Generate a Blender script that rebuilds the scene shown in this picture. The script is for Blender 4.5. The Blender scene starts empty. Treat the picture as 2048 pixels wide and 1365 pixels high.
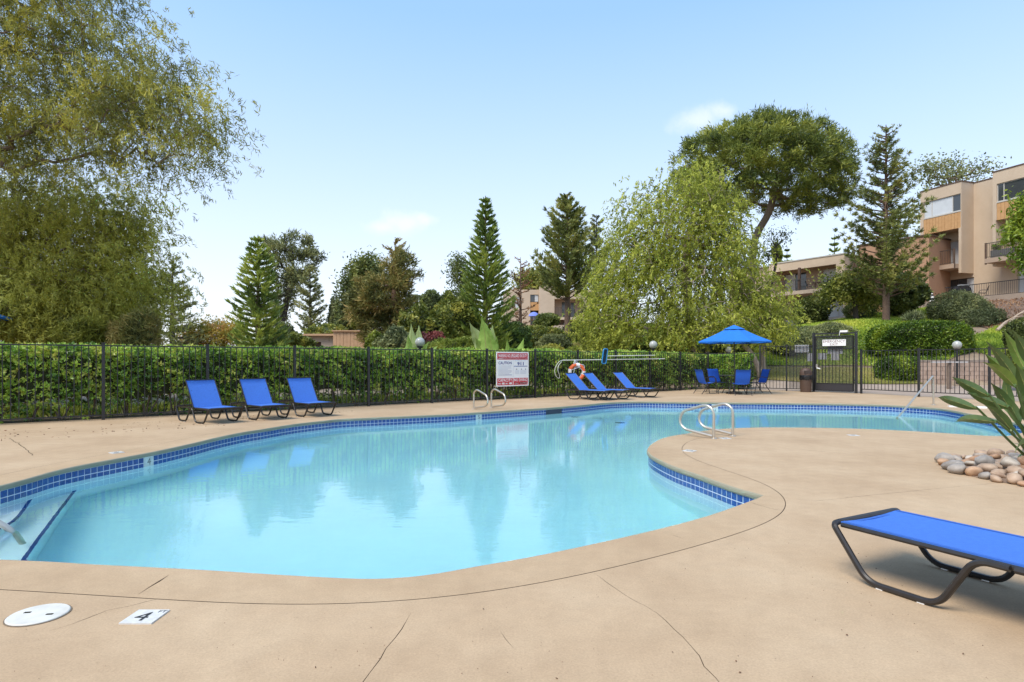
import bpy, math, random
import numpy as np
from mathutils import Vector, Matrix
from mathutils.geometry import delaunay_2d_cdt

random.seed(7)
SC = bpy.context.scene
COL = SC.collection
H, F, CX, HY = 1.25, 1200.0, 1024.0, 722.0     # eye height, focal length and horizon in photo pixels

# ------------------------------------------------------------------ camera, sky, sun, exposure
cam_d = bpy.data.cameras.new('camera')
cam = bpy.data.objects.new('camera', cam_d); COL.objects.link(cam)
cam.location = (0, 0, H); cam.rotation_euler = (math.pi/2, 0, 0)
cam_d.sensor_width = 36.0; cam_d.lens = 36.0*F/2048.0
cam_d.shift_y = (HY-682.5)/2048.0
cam_d.clip_start = 0.05; cam_d.clip_end = 6000
SC.camera = cam

SUN_DIR = Vector((-0.42, -0.40, 0.82)).normalized()
W = bpy.data.worlds.new('World'); SC.world = W; W.use_nodes = True
nt = W.node_tree; nt.nodes.clear()
wo = nt.nodes.new('ShaderNodeOutputWorld'); bg = nt.nodes.new('ShaderNodeBackground')
sky = nt.nodes.new('ShaderNodeTexSky'); sky.sky_type = 'NISHITA'; sky.sun_disc = False
sky.sun_elevation = math.asin(SUN_DIR.z); sky.sun_rotation = math.atan2(SUN_DIR.x, SUN_DIR.y)
sky.air_density = 1.0; sky.dust_density = 0.7; sky.ozone_density = 1.0; sky.altitude = 50
bg.inputs['Strength'].default_value = 0.15
nt.links.new(bg.outputs[0], wo.inputs[0])
# thin bright cloud veil: whitens towards the horizon all the way round, plus faint small clouds
tc = nt.nodes.new('ShaderNodeTexCoord')
sep = nt.nodes.new('ShaderNodeSeparateXYZ'); nt.links.new(tc.outputs['Generated'], sep.inputs[0])
mr = nt.nodes.new('ShaderNodeMapRange'); mr.inputs['From Min'].default_value = 0.0; mr.inputs['From Max'].default_value = 0.60
mr.inputs['To Min'].default_value = 0.92; mr.inputs['To Max'].default_value = 0.66
mr.interpolation_type = 'SMOOTHSTEP'
nt.links.new(sep.outputs['Z'], mr.inputs['Value'])
def vdir(px, y): return Vector(((px-CX)/F, 1.0, (HY-y)/F)).normalized()
noi = nt.nodes.new('ShaderNodeTexNoise'); noi.inputs['Scale'].default_value = 16.0
noi.inputs['Detail'].default_value = 6.0; noi.inputs['Roughness'].default_value = 0.6
nt.links.new(tc.outputs['Generated'], noi.inputs['Vector'])
blobs = [(vdir(1395, 240), 0.066), (vdir(1450, 222), 0.05), (vdir(810, 446), 0.075), (vdir(850, 440), 0.045), (vdir(765, 455), 0.05),
         (Vector((-0.8, 0.3, 0.35)).normalized(), 0.09), (Vector((0.85, -0.1, 0.3)).normalized(), 0.09),
         (Vector((0.1, -0.9, 0.4)).normalized(), 0.1), (Vector((-0.5, -0.7, 0.25)).normalized(), 0.08)]
mask = None
for v, r in blobs:
    sub = nt.nodes.new('ShaderNodeVectorMath'); sub.operation = 'SUBTRACT'; sub.inputs[1].default_value = v
    nt.links.new(tc.outputs['Generated'], sub.inputs[0])
    scl = nt.nodes.new('ShaderNodeVectorMath'); scl.operation = 'MULTIPLY'; scl.inputs[1].default_value = (1.0, 1.0, 1.9)
    nt.links.new(sub.outputs[0], scl.inputs[0])
    ln = nt.nodes.new('ShaderNodeVectorMath'); ln.operation = 'LENGTH'; nt.links.new(scl.outputs[0], ln.inputs[0])
    m1 = nt.nodes.new('ShaderNodeMapRange'); m1.inputs['From Min'].default_value = 0.0; m1.inputs['From Max'].default_value = r
    m1.inputs['To Min'].default_value = 0.42; m1.inputs['To Max'].default_value = -0.25; m1.clamp = True
    nt.links.new(ln.outputs['Value'], m1.inputs['Value'])
    if mask is None: mask = m1.outputs[0]
    else:
        mx = nt.nodes.new('ShaderNodeMath'); mx.operation = 'MAXIMUM'
        nt.links.new(mask, mx.inputs[0]); nt.links.new(m1.outputs[0], mx.inputs[1]); mask = mx.outputs[0]
ad = nt.nodes.new('ShaderNodeMath'); ad.operation = 'ADD'; nt.links.new(mask, ad.inputs[0]); nt.links.new(noi.outputs['Fac'], ad.inputs[1])
m2 = nt.nodes.new('ShaderNodeMapRange'); m2.inputs['From Min'].default_value = 0.50; m2.inputs['From Max'].default_value = 0.98
m2.inputs['To Max'].default_value = 0.45; m2.interpolation_type = 'SMOOTHSTEP'
nt.links.new(ad.outputs[0], m2.inputs['Value'])
mixv = nt.nodes.new('ShaderNodeMix'); mixv.data_type = 'RGBA'
mixv.inputs['B'].default_value = (2.9, 3.3, 3.6, 1)
mr2 = nt.nodes.new('ShaderNodeMapRange'); mr2.inputs['From Max'].default_value = 0.5; nt.links.new(sep.outputs['Z'], mr2.inputs['Value'])
mixz = nt.nodes.new('ShaderNodeMix'); mixz.data_type = 'RGBA'; mixz.inputs['A'].default_value = (2.7, 2.78, 2.95, 1); mixz.inputs['B'].default_value = (0.92, 1.60, 2.55, 1)
nt.links.new(mr2.outputs[0], mixz.inputs['Factor']); nt.links.new(mixz.outputs['Result'], mixv.inputs['B'])
nt.links.new(mr.outputs[0], mixv.inputs['Factor']); nt.links.new(sky.outputs[0], mixv.inputs['A'])
mixc = nt.nodes.new('ShaderNodeMix'); mixc.data_type = 'RGBA'
mixc.inputs['B'].default_value = (3.0, 3.0, 3.05, 1)
nt.links.new(m2.outputs[0], mixc.inputs['Factor']); nt.links.new(mixv.outputs['Result'], mixc.inputs['A'])
nt.links.new(mixc.outputs['Result'], bg.inputs['Color'])

sun_d = bpy.data.lights.new('sun', 'SUN'); sun_d.energy = 1.5; sun_d.angle = math.radians(30); sun_d.color = (1.0, 0.93, 0.82)
sun = bpy.data.objects.new('sun', sun_d); COL.objects.link(sun); sun.location = (-20, -20, 40)
sun.rotation_euler = SUN_DIR.to_track_quat('Z', 'Y').to_euler()

SC.view_settings.view_transform = 'Standard'; SC.view_settings.look = 'None'
SC.view_settings.exposure = 1.42; SC.view_settings.gamma = 1.0; SC.view_settings.use_curve_mapping = False
SC.render.engine = 'CYCLES'
SC.cycles.max_bounces = 10; SC.cycles.diffuse_bounces = 5; SC.cycles.transmission_bounces = 6; SC.cycles.transparent_max_bounces = 8
SC.cycles.use_denoising = True
SC.cycles.caustics_refractive = True; SC.cycles.caustics_reflective = False
SC.cycles.sample_clamp_indirect = 12.0

# ------------------------------------------------------------------ helpers
def G(px, y, z=0.0):
    """ground point seen at photo pixel (px, y) on the level z"""
    d = (H-z)*F/(y-HY)
    return ((px-CX)/F*d, d)
def at(px, y, d):
    return np.array(((px-CX)/F*d, d, H+(HY-y)/F*d))
def nrm(v):
    v = np.asarray(v, float); n = np.linalg.norm(v, axis=-1, keepdims=True); return v/np.maximum(n, 1e-9)

def tag(o, label=None, cat=None, group=None, kind=None):
    if label: o['label'] = label
    if cat: o['category'] = cat
    if group: o['group'] = group
    if kind: o['kind'] = kind
    return o
def thing(name, label, cat, loc=(0, 0, 0), rz=0.0, group=None):
    o = bpy.data.objects.new(name, None); COL.objects.link(o)
    o.location = loc; o.rotation_euler = (0, 0, rz); o.empty_display_size = 0.2
    return tag(o, label, cat, group)
def link(name, me, parent=None):
    o = bpy.data.objects.new(name, me); COL.objects.link(o)
    if parent is not None: o.parent = parent
    return o
def copy_tree(o, parent=None):
    c = o.copy(); COL.objects.link(c)
    if parent is not None: c.parent = parent
    for ch in [k for k in bpy.data.objects if k.parent == o]:
        copy_tree(ch, c)
    return c
def wloc(parent):
    v = Vector((0, 0, 0))
    while parent is not None:
        v = v+parent.location; parent = parent.parent
    return np.array(v)

class MB:
    """collects shapes of one mesh"""
    def __init__(s): s.v = []; s.f = []; s.n = 0
    def add(s, vs, fs):
        vs = np.asarray(vs, float).reshape(-1, 3)
        s.v.append(vs); s.f += [tuple(i+s.n for i in f) for f in fs]; s.n += len(vs); return s
    def frame(s, o, a, b, c, la, lb, lc):
        """box centred at o with axes a b c and full sizes la lb lc"""
        o, a, b, c = (np.asarray(t, float) for t in (o, a, b, c))
        P = [o+a*la*i/2+b*lb*j/2+c*lc*k/2 for k in (-1, 1) for j in (-1, 1) for i in (-1, 1)]
        return s.add(P, [(0, 2, 3, 1), (4, 5, 7, 6), (0, 1, 5, 4), (2, 6, 7, 3), (0, 4, 6, 2), (1, 3, 7, 5)])
    def box(s, c, size, rz=0.0):
        ca, sa = math.cos(rz), math.sin(rz)
        return s.frame(c, (ca, sa, 0), (-sa, ca, 0), (0, 0, 1), *size)
    def bar(s, p, q, w, h):
        p, q = np.asarray(p, float), np.asarray(q, float); a = nrm(q-p); u = np.array((0, 0, 1.0))
        if abs(a[2]) > .95: u = np.array((0, 1.0, 0))
        b = nrm(np.cross(u, a)); c = np.cross(a, b)
        return s.frame((p+q)/2, a, b, c, np.linalg.norm(q-p), w, h)
    def tube(s, pts, r, sides=8, cap=True):
        P = np.asarray(pts, float); n = len(P)
        r = np.full(n, r) if np.isscalar(r) else np.asarray(r, float)
        T = np.zeros_like(P); T[1:-1] = nrm(P[2:]-P[:-2]); T[0] = nrm(P[1]-P[0]); T[-1] = nrm(P[-1]-P[-2])
        u = np.array((0, 0, 1.0)) if abs(T[0][2]) < .9 else np.array((1.0, 0, 0))
        N = nrm(np.cross(T[0], u)); V = []
        an = np.arange(sides)*2*math.pi/sides
        for i in range(n):
            N = N-T[i]*np.dot(N, T[i]); N = nrm(N); B = np.cross(T[i], N)
            V.append(P[i]+r[i]*(np.cos(an)[:, None]*N+np.sin(an)[:, None]*B))
        fs = []
        for i in range(n-1):
            for k in range(sides):
                a = i*sides+k; b = i*sides+(k+1) % sides
                fs.append((a, b, b+sides, a+sides))
        if cap:
            fs.append(tuple(range(sides-1, -1, -1))); fs.append(tuple((n-1)*sides+k for k in range(sides)))
        return s.add(np.concatenate(V), fs)
    def lathe(s, prof, c=(0, 0, 0), sides=20):
        V = []; fs = []
        for r, z in prof:
            for k in range(sides):
                a = 2*math.pi*k/sides; V.append((c[0]+r*math.cos(a), c[1]+r*math.sin(a), c[2]+z))
        for i in range(len(prof)-1):
            for k in range(sides):
                a = i*sides+k; b = i*sides+(k+1) % sides; fs.append((a, b, b+sides, a+sides))
        if prof[0][0] > 1e-4: fs.append(tuple(range(sides-1, -1, -1)))
        if prof[-1][0] > 1e-4: fs.append(tuple((len(prof)-1)*sides+k for k in range(sides)))
        return s.add(V, fs)
    def prism(s, poly, z0, z1):
        n = len(poly)
        V = [(x, y, z0) for x, y in poly]+[(x, y, z1) for x, y in poly]
        fs = [tuple(range(n-1, -1, -1)), tuple(range(n, 2*n))]+[(i, (i+1) % n, n+(i+1) % n, n+i) for i in range(n)]
        return s.add(V, fs)
    def mesh(s, name, m, smooth=False, off=None):
        V = np.concatenate(s.v) if s.v else np.zeros((0, 3))
        if off is not None: V = V-off
        me = bpy.data.meshes.new(name); me.from_pydata(V.tolist(), [], s.f); me.materials.append(m)
        if smooth:
            me.polygons.foreach_set('use_smooth', [True]*len(me.polygons))
            if hasattr(me, 'set_sharp_from_angle'): me.set_sharp_from_angle(angle=math.radians(40))
        return me
    def build(s, name, m, parent=None, smooth=False, world=True):
        off = wloc(parent) if (parent is not None and world) else None
        return link(name, s.mesh(name, m, smooth, off), parent)

def smooth_path(pts, n=6, closed=False):
    """catmull-rom through pts"""
    P = np.asarray(pts, float)
    ext = np.vstack([2*P[0]-P[1], P, 2*P[-1]-P[-2]]); out = []
    for i in range(len(P)-1):
        p0, p1, p2, p3 = ext[i:i+4]
        for k in range(n):
            t = k/n
            out.append(.5*((2*p1)+(p2-p0)*t+(2*p0-5*p1+4*p2-p3)*t*t+(3*p1-p0-3*p2+p3)*t**3))
    out.append(P[-1]); return np.array(out)

def rounded(pts, rad, n=5):
    """polyline with rounded corners"""
    P = [np.asarray(p, float) for p in pts]; out = [P[0]]
    for i in range(1, len(P)-1):
        a, b, c = P[i-1], P[i], P[i+1]
        r = min(rad, np.linalg.norm(a-b)*.49, np.linalg.norm(c-b)*.49)
        p, q = b+nrm(a-b)*r, b+nrm(c-b)*r
        for k in range(n+1):
            t = k/n; out.append((1-t)**2*p+2*t*(1-t)*b+t*t*q)
    out.append(P[-1]); return np.array(out)

# ------------------------------------------------------------------ materials
def mat(name, col, rough=.6, metal=0.0, var=0.0, scale=8.0, bump=0.0, bscale=None, spec=.5, col2=None, detail=6.0):
    m = bpy.data.materials.new(name); m.use_nodes = True; t = m.node_tree; b = t.nodes['Principled BSDF']
    b.inputs['Base Color'].default_value = (*col, 1); b.inputs['Roughness'].default_value = rough
    b.inputs['Metallic'].default_value = metal; b.inputs['Specular IOR Level'].default_value = spec
    if var or col2 or bump:
        g = t.nodes.new('ShaderNodeNewGeometry')
        n = t.nodes.new('ShaderNodeTexNoise'); n.inputs['Scale'].default_value = scale; n.inputs['Detail'].default_value = detail
        n.inputs['Roughness'].default_value = .65
        t.links.new(g.outputs['Position'], n.inputs['Vector'])
        if var or col2:
            r = t.nodes.new('ShaderNodeValToRGB')
            c2 = col2 or tuple(min(1, c*(1+var)) for c in col); c1 = col if col2 else tuple(c*(1-var) for c in col)
            r.color_ramp.elements[0].position = .32; r.color_ramp.elements[1].position = .68
            r.color_ramp.elements[0].color = (*c1, 1); r.color_ramp.elements[1].color = (*c2, 1)
            t.links.new(n.outputs['Fac'], r.inputs['Fac']); t.links.new(r.outputs[0], b.inputs['Base Color'])
        if bump:
            n2 = n
            if bscale:
                n2 = t.nodes.new('ShaderNodeTexNoise'); n2.inputs['Scale'].default_value = bscale; n2.inputs['Detail'].default_value = 5
                t.links.new(g.outputs['Position'], n2.inputs['Vector'])
            bp = t.nodes.new('ShaderNodeBump'); bp.inputs['Strength'].default_value = bump; bp.inputs['Distance'].default_value = .02
            t.links.new(n2.outputs['Fac'], bp.inputs['Height']); t.links.new(bp.outputs[0], b.inputs['Normal'])
    return m

def leafmat(name, cols, rough=.5, trans=.35, spec=.35):
    """per-leaf colour picked from a ramp, part of the light passing through the leaf"""
    m = bpy.data.materials.new(name); m.use_nodes = True; t = m.node_tree; b = t.nodes['Principled BSDF']; out = t.nodes['Material Output']
    a = t.nodes.new('ShaderNodeAttribute'); a.attribute_name = 'tint'
    r = t.nodes.new('ShaderNodeValToRGB'); e = r.color_ramp.elements
    while len(e) < len(cols): e.new(.5)
    for i, c in enumerate(cols):
        e[i].position = i/(len(cols)-1); e[i].color = (*c, 1)
    t.links.new(a.outputs['Fac'], r.inputs['Fac'])
    t.links.new(r.outputs[0], b.inputs['Base Color']); b.inputs['Roughness'].default_value = rough; b.inputs['Specular IOR Level'].default_value = spec
    tr = t.nodes.new('ShaderNodeBsdfTranslucent'); t.links.new(r.outputs[0], tr.inputs['Color'])
    mx = t.nodes.new('ShaderNodeMixShader'); mx.inputs[0].default_value = trans
    t.links.new(b.outputs[0], mx.inputs[1]); t.links.new(tr.outputs[0], mx.inputs[2]); t.links.new(mx.outputs[0], out.inputs['Surface'])
    return m

def concrete(name, c1, c2, c3, fine=(.80, 1.13)):
    m = bpy.data.materials.new(name); m.use_nodes = True; t = m.node_tree; b = t.nodes['Principled BSDF']
    g = t.nodes.new('ShaderNodeNewGeometry')
    def noise(s, d=6, ro=.6):
        n = t.nodes.new('ShaderNodeTexNoise'); n.inputs['Scale'].default_value = s; n.inputs['Detail'].default_value = d; n.inputs['Roughness'].default_value = ro
        t.links.new(g.outputs['Position'], n.inputs['Vector']); return n
    n1, n2, n3, n4 = noise(.9, 8, .62), noise(7, 6, .7), noise(95, 4, .75), noise(30, 8, .75)
    r = t.nodes.new('ShaderNodeValToRGB'); e = r.color_ramp.elements; e.new(.5)
    e[0].position, e[1].position, e[2].position = .3, .5, .72
    e[0].color, e[1].color, e[2].color = (*c1, 1), (*c2, 1), (*c3, 1)
    t.links.new(n1.outputs['Fac'], r.inputs['Fac'])
    def mul(a, n, lo, hi, p0=.25, p1=.75):
        q = t.nodes.new('ShaderNodeMapRange'); q.inputs['From Min'].default_value = p0; q.inputs['From Max'].default_value = p1
        q.inputs['To Min'].default_value = lo; q.inputs['To Max'].default_value = hi; t.links.new(n.outputs['Fac'], q.inputs['Value'])
        x = t.nodes.new('ShaderNodeMix'); x.data_type = 'RGBA'; x.blend_type = 'MULTIPLY'; x.inputs['Factor'].default_value = 1
        t.links.new(a, x.inputs['A']); t.links.new(q.outputs[0], x.inputs['B']); return x.outputs['Result']
    c = mul(r.outputs[0], n2, .90, 1.06); c = mul(c, n3, *fine); c = mul(c, n4, .55, 1.0, .26, .36)
    t.links.new(c, b.inputs['Base Color']); b.inputs['Roughness'].default_value = .85; b.inputs['Specular IOR Level'].default_value = .25
    bp = t.nodes.new('ShaderNodeBump'); bp.inputs['Strength'].default_value = .25; bp.inputs['Distance'].default_value = .004
    t.links.new(n3.outputs['Fac'], bp.inputs['Height']); t.links.new(bp.outputs[0], b.inputs['Normal'])
    return m

M = {}
M['deck'] = concrete('deck_concrete', (.412, .285, .172), (.470, .334, .207), (.525, .386, .247))
M['coping'] = concrete('coping_concrete', (.398, .274, .163), (.458, .324, .198), (.512, .375, .238))
M['bed'] = mat('joint_dirt', (.18, .135, .09), .95, var=.4, scale=40)
M['path'] = concrete('path_concrete', (.33, .255, .20), (.37, .29, .23), (.41, .325, .26))
M['plaster'] = mat('pool_plaster', (.88, .95, .95), .7, var=.03, scale=1.2)
M['tile'] = mat('blue_glazed_tile', (.010, .035, .17), .12, col2=(.022, .10, .36), scale=38, spec=.6)
M['grout'] = mat('white_grout', (.74, .77, .78), .8)
M['white'] = mat('white_paint', (.80, .79, .76), .45)
M['white_tile'] = mat('white_glazed_tile', (.54, .53, .50), .35, col2=(.70, .69, .66), scale=24)
M['black_ink'] = mat('black_print', (.02, .02, .022), .6)
M['iron'] = mat('black_iron_paint', (.018, .018, .019), .45, var=.3, scale=14)
M['chair_frame'] = mat('dark_bronze_frame', (.022, .018, .016), .35, var=.2, scale=20)
M['steel'] = mat('polished_steel', (.56, .50, .42), .30, metal=.72)
M['sling'] = mat('blue_sling_fabric', (.042, .150, .52), .75, var=.08, scale=30, bump=.15, bscale=500)
M['hem'] = mat('blue_sling_hem', (.030, .115, .42), .8, var=.1, scale=40)
M['sling2'] = mat('blue_chair_fabric', (.012, .10, .52), .75, var=.1, scale=20)
M['canvas'] = mat('blue_umbrella_canvas', (.010, .155, .58), .8, var=.06, scale=6)
M['bark'] = mat('grey_brown_bark', (.12, .085, .06), .9, col2=(.24, .18, .13), scale=12, bump=.6, bscale=20)
M['bark_red'] = mat('reddish_bark', (.10, .06, .042), .9, col2=(.20, .125, .085), scale=9, bump=.6, bscale=16)
M['bark_pale'] = mat('pale_bark', (.30, .23, .17), .9, col2=(.44, .36, .28), scale=8, bump=.5, bscale=14)
M['bark_dark'] = mat('dark_bark', (.045, .035, .028), .9, col2=(.09, .07, .055), scale=9, bump=.5, bscale=14)
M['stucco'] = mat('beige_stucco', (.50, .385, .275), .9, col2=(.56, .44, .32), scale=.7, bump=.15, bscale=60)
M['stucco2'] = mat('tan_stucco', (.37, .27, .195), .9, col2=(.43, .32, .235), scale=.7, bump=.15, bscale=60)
M['orange_wood'] = mat('orange_stained_wood', (.46, .25, .10), .7, col2=(.56, .32, .14), scale=5)
M['tan_wood'] = mat('tan_wood_siding', (.50, .30, .17), .8, col2=(.58, .37, .22), scale=4)
M['brown_wood'] = mat('dark_brown_wood', (.10, .06, .04), .8, var=.25, scale=6)
M['glass'] = mat('dark_window_glass', (.05, .055, .06), .06, spec=.8)
M['blind'] = mat('pale_window_blind', (.55, .57, .58), .25, var=.06, scale=2, spec=.6)
M['frame'] = mat('pale_window_frame', (.50, .47, .42), .5)
M['bronze'] = mat('bronze_window_frame', (.06, .05, .042), .5)
M['soil'] = mat('brown_soil', (.16, .10, .065), .95, col2=(.28, .19, .13), scale=3.0, bump=.6, bscale=30)
M['stone_block'] = mat('pinkish_wall_block', (.30, .215, .165), .9, col2=(.42, .31, .25), scale=3, bump=.5, bscale=25)
M['bin'] = mat('brown_bin_plastic', (.085, .05, .034), .55, var=.12, scale=6)
M['bag'] = mat('black_bin_bag', (.012, .012, .013), .25)
M['red'] = mat('sign_red', (.52, .02, .035), .5)
M['sign_blue'] = mat('sign_blue_ink', (.02, .04, .22), .5)
M['sign_grey'] = mat('sign_small_print', (.42, .43, .5), .5)
M['orange'] = mat('orange_life_ring', (.72, .13, .03), .5)
M['net_blue'] = mat('blue_net_frame', (.02, .22, .48), .4)
M['net'] = mat('dark_net', (.012, .035, .05), .9)
M['pole_white'] = mat('white_pole', (.66, .67, .58), .4)
M['rope'] = mat('pale_rope', (.62, .66, .75), .8)
M['globe'] = mat('white_lamp_globe', (.40, .405, .37), .1, spec=.7)
M['rocks'] = [mat('tan_river_rock', (0.275, 0.169, 0.106), .6, col2=(0.500, 0.362, 0.250), scale=7, bump=.2),
              mat('grey_river_rock', (0.188, 0.163, 0.138), .6, col2=(0.413, 0.362, 0.312), scale=8, bump=.2),
              mat('cream_river_rock', (0.388, 0.312, 0.231), .6, col2=(0.625, 0.537, 0.438), scale=6, bump=.2),
              mat('rust_river_rock', (0.300, 0.138, 0.062), .6, col2=(0.500, 0.325, 0.200), scale=6, bump=.2),
              mat('mottled_river_rock', (0.125, 0.094, 0.075), .6, col2=(0.525, 0.413, 0.312), scale=10, bump=.2)]
M['wood_dead'] = mat('weathered_dead_wood', (.30, .22, .16), .9, col2=(.48, .38, .29), scale=10)
M['paper'] = mat('white_notice_paper', (.80, .80, .82), .7)

L = {}
L['hedge'] = leafmat('glossy_hedge_leaf', [(0.057, 0.118, 0.030), (0.173, 0.328, 0.051), (0.436, 0.620, 0.085), (0.620, 0.620, 0.159)], .32, .25, .5)
L['hedge_bright'] = leafmat('trimmed_hedge_leaf', [(0.030, 0.065, 0.008), (0.092, 0.166, 0.015), (0.202, 0.285, 0.026), (0.336, 0.404, 0.041)], .4, .3)
L['acacia'] = leafmat('narrow_olive_leaf', [(0.118, 0.120, 0.028), (0.234, 0.241, 0.048), (0.383, 0.368, 0.065), (0.595, 0.523, 0.085)], .5, .4)
L['acacia_low'] = leafmat('brightened_olive_leaf', [(0.160, 0.164, 0.036), (0.334, 0.335, 0.066), (0.537, 0.513, 0.095), (0.620, 0.620, 0.142)], .5, .45)  # olive leaf colour brightened to offset the upper tree's shadow
L['willow'] = leafmat('yellow_green_leaf', [(0.164, 0.187, 0.038), (0.299, 0.344, 0.053), (0.478, 0.508, 0.075), (0.620, 0.620, 0.120)], .5, .45)
L['norfolk'] = leafmat('deep_green_spray', [(0.069, 0.108, 0.034), (0.149, 0.223, 0.052), (0.289, 0.376, 0.077), (0.497, 0.539, 0.106)], .5, .25)
L['pine'] = leafmat('pine_needle', [(0.093, 0.116, 0.036), (0.185, 0.217, 0.060), (0.309, 0.330, 0.089), (0.528, 0.483, 0.138)], .5, .25)
L['pine_dark'] = leafmat('dark_pine_needle', [(0.082, 0.096, 0.048), (0.161, 0.186, 0.073), (0.296, 0.305, 0.118), (0.452, 0.446, 0.168)], .5, .2)
L['pine_brown'] = leafmat('browning_needle', [(0.113, 0.122, 0.037), (0.225, 0.218, 0.055), (0.356, 0.271, 0.079), (0.503, 0.330, 0.118)], .6, .25)
L['stone_pine'] = leafmat('bright_pine_needle', [(0.063, 0.094, 0.023), (0.139, 0.177, 0.034), (0.254, 0.291, 0.052), (0.432, 0.437, 0.075)], .5, .28)
L['dead'] = leafmat('dead_reddish_needle', [(.10, .055, .03), (.24, .12, .055), (.38, .19, .09), (.48, .30, .17)], .7, .2)
L['broad'] = leafmat('broad_green_leaf', [(0.066, 0.090, 0.022), (0.154, 0.190, 0.036), (0.297, 0.312, 0.057), (0.505, 0.452, 0.092)], .45, .3)
L['broad_dark'] = leafmat('dark_green_leaf', [(0.039, 0.056, 0.019), (0.090, 0.117, 0.033), (0.161, 0.199, 0.049), (0.291, 0.304, 0.070)], .45, .25)
L['olive'] = leafmat('grey_olive_leaf', [(0.079, 0.102, 0.044), (0.151, 0.177, 0.075), (0.248, 0.275, 0.110), (0.389, 0.389, 0.160)], .55, .3)
L['autumn'] = leafmat('orange_tinged_leaf', [(.24, .25, .05), (.42, .36, .06), (.56, .40, .08), (.56, .27, .08)], .5, .4)
L['plum'] = leafmat('plum_red_leaf', [(0.054, 0.022, 0.022), (0.144, 0.040, 0.040), (0.252, 0.064, 0.054), (0.360, 0.108, 0.082)], .5, .25)
L['lime'] = leafmat('lime_shrub_leaf', [(0.103, 0.138, 0.023), (0.196, 0.241, 0.034), (0.322, 0.368, 0.057), (0.437, 0.460, 0.081)], .5, .4)
L['cover'] = leafmat('groundcover_leaf', [(0.113, 0.189, 0.028), (0.246, 0.360, 0.041), (0.416, 0.530, 0.066), (0.605, 0.620, 0.095)], .5, .35)
L['grass'] = leafmat('lawn_blade', [(0.146, 0.195, 0.035), (0.277, 0.308, 0.065), (0.439, 0.406, 0.122), (0.617, 0.520, 0.212)], .6, .3)
L['dry'] = leafmat('dry_straw_blade', [(.22, .17, .06), (.38, .30, .11), (.50, .38, .15), (.56, .46, .22)], .7, .3)
L['litter'] = leafmat('fallen_leaf', [(.05, .03, .015), (.12, .06, .03), (.20, .10, .05), (.28, .17, .08)], .8, .1)
def bladeleaf(name, c1, c2, rib):
    m = mat(name, c1, .35, col2=c2, scale=5, spec=.5); return m
M['strel'] = mat('grey_green_paddle_leaf', (.062, .115, .032), .38, col2=(.12, .185, .05), scale=4, spec=.5)
M['strel_light'] = mat('light_green_paddle_leaf', (.11, .19, .03), .4, col2=(.20, .29, .05), scale=4, spec=.5)  # lighter green for a few paddle leaves and the banana stalks
M['strel_rib'] = mat('yellow_leaf_rib', (.30, .30, .09), .45)
M['banana'] = mat('bright_banana_leaf', (.16, .28, .05), .4, col2=(.30, .44, .10), scale=2.2, spec=.45)
M['banana_pale'] = mat('pale_banana_leaf', (.30, .40, .14), .45, col2=(.44, .52, .24), scale=2.2, spec=.4)

def leaves(name, lm, parent, C, D, Ln, Wd, T, stuff=False, parentless=False):
    """one mesh of N leaf-shaped quads: centres C, long axes D, lengths Ln, widths Wd, tints T"""
    C = np.asarray(C, float); N = len(C); D = nrm(D)
    rr = nrm(np.random.default_rng(N).normal(size=(N, 3))); S = nrm(np.cross(D, rr))
    Ln = np.broadcast_to(Ln, (N,))[:, None]; Wd = np.broadcast_to(Wd, (N,))[:, None]
    V = np.empty((N, 4, 3), np.float32)
    V[:, 0] = C-D*Ln/2; V[:, 1] = C+S*Wd/2-D*Ln*.05; V[:, 2] = C+D*Ln/2; V[:, 3] = C-S*Wd/2-D*Ln*.05
    off = wloc(parent) if parent is not None else np.zeros(3)
    V = (V-off.astype(np.float32)).reshape(-1, 3)
    me = bpy.data.meshes.new(name)
    me.vertices.add(4*N); me.vertices.foreach_set('co', V.ravel())
    me.loops.add(4*N); me.loops.foreach_set('vertex_index', np.arange(4*N, dtype=np.int32))
    me.polygons.add(N); me.polygons.foreach_set('loop_start', np.arange(0, 4*N, 4, dtype=np.int32))
    me.update(calc_edges=True)
    at_ = me.attributes.new('tint', 'FLOAT', 'FACE'); at_.data.foreach_set('value', np.clip(T, 0, 1).astype(np.float32))
    me.materials.append(lm)
    o = link(name, me, parent)
    if stuff: o['kind'] = 'stuff'
    return o

def rng(seed): return np.random.default_rng(seed)

def clumptint(g, P, size, lo=.0, hi=1.0):
    """smoothly varying leaf colour over a crown plus leaf to leaf variation"""
    P = np.asarray(P); k = g.normal(size=(5, 3))/size; ph = g.uniform(0, 6.28, 5)
    s = np.zeros(len(P))
    for i in range(5): s += np.sin(P@k[i]*2.2+ph[i])
    return np.clip(lo+(hi-lo)*(.5+.13*s+g.normal(size=len(P))*.2), 0, 1)

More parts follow.
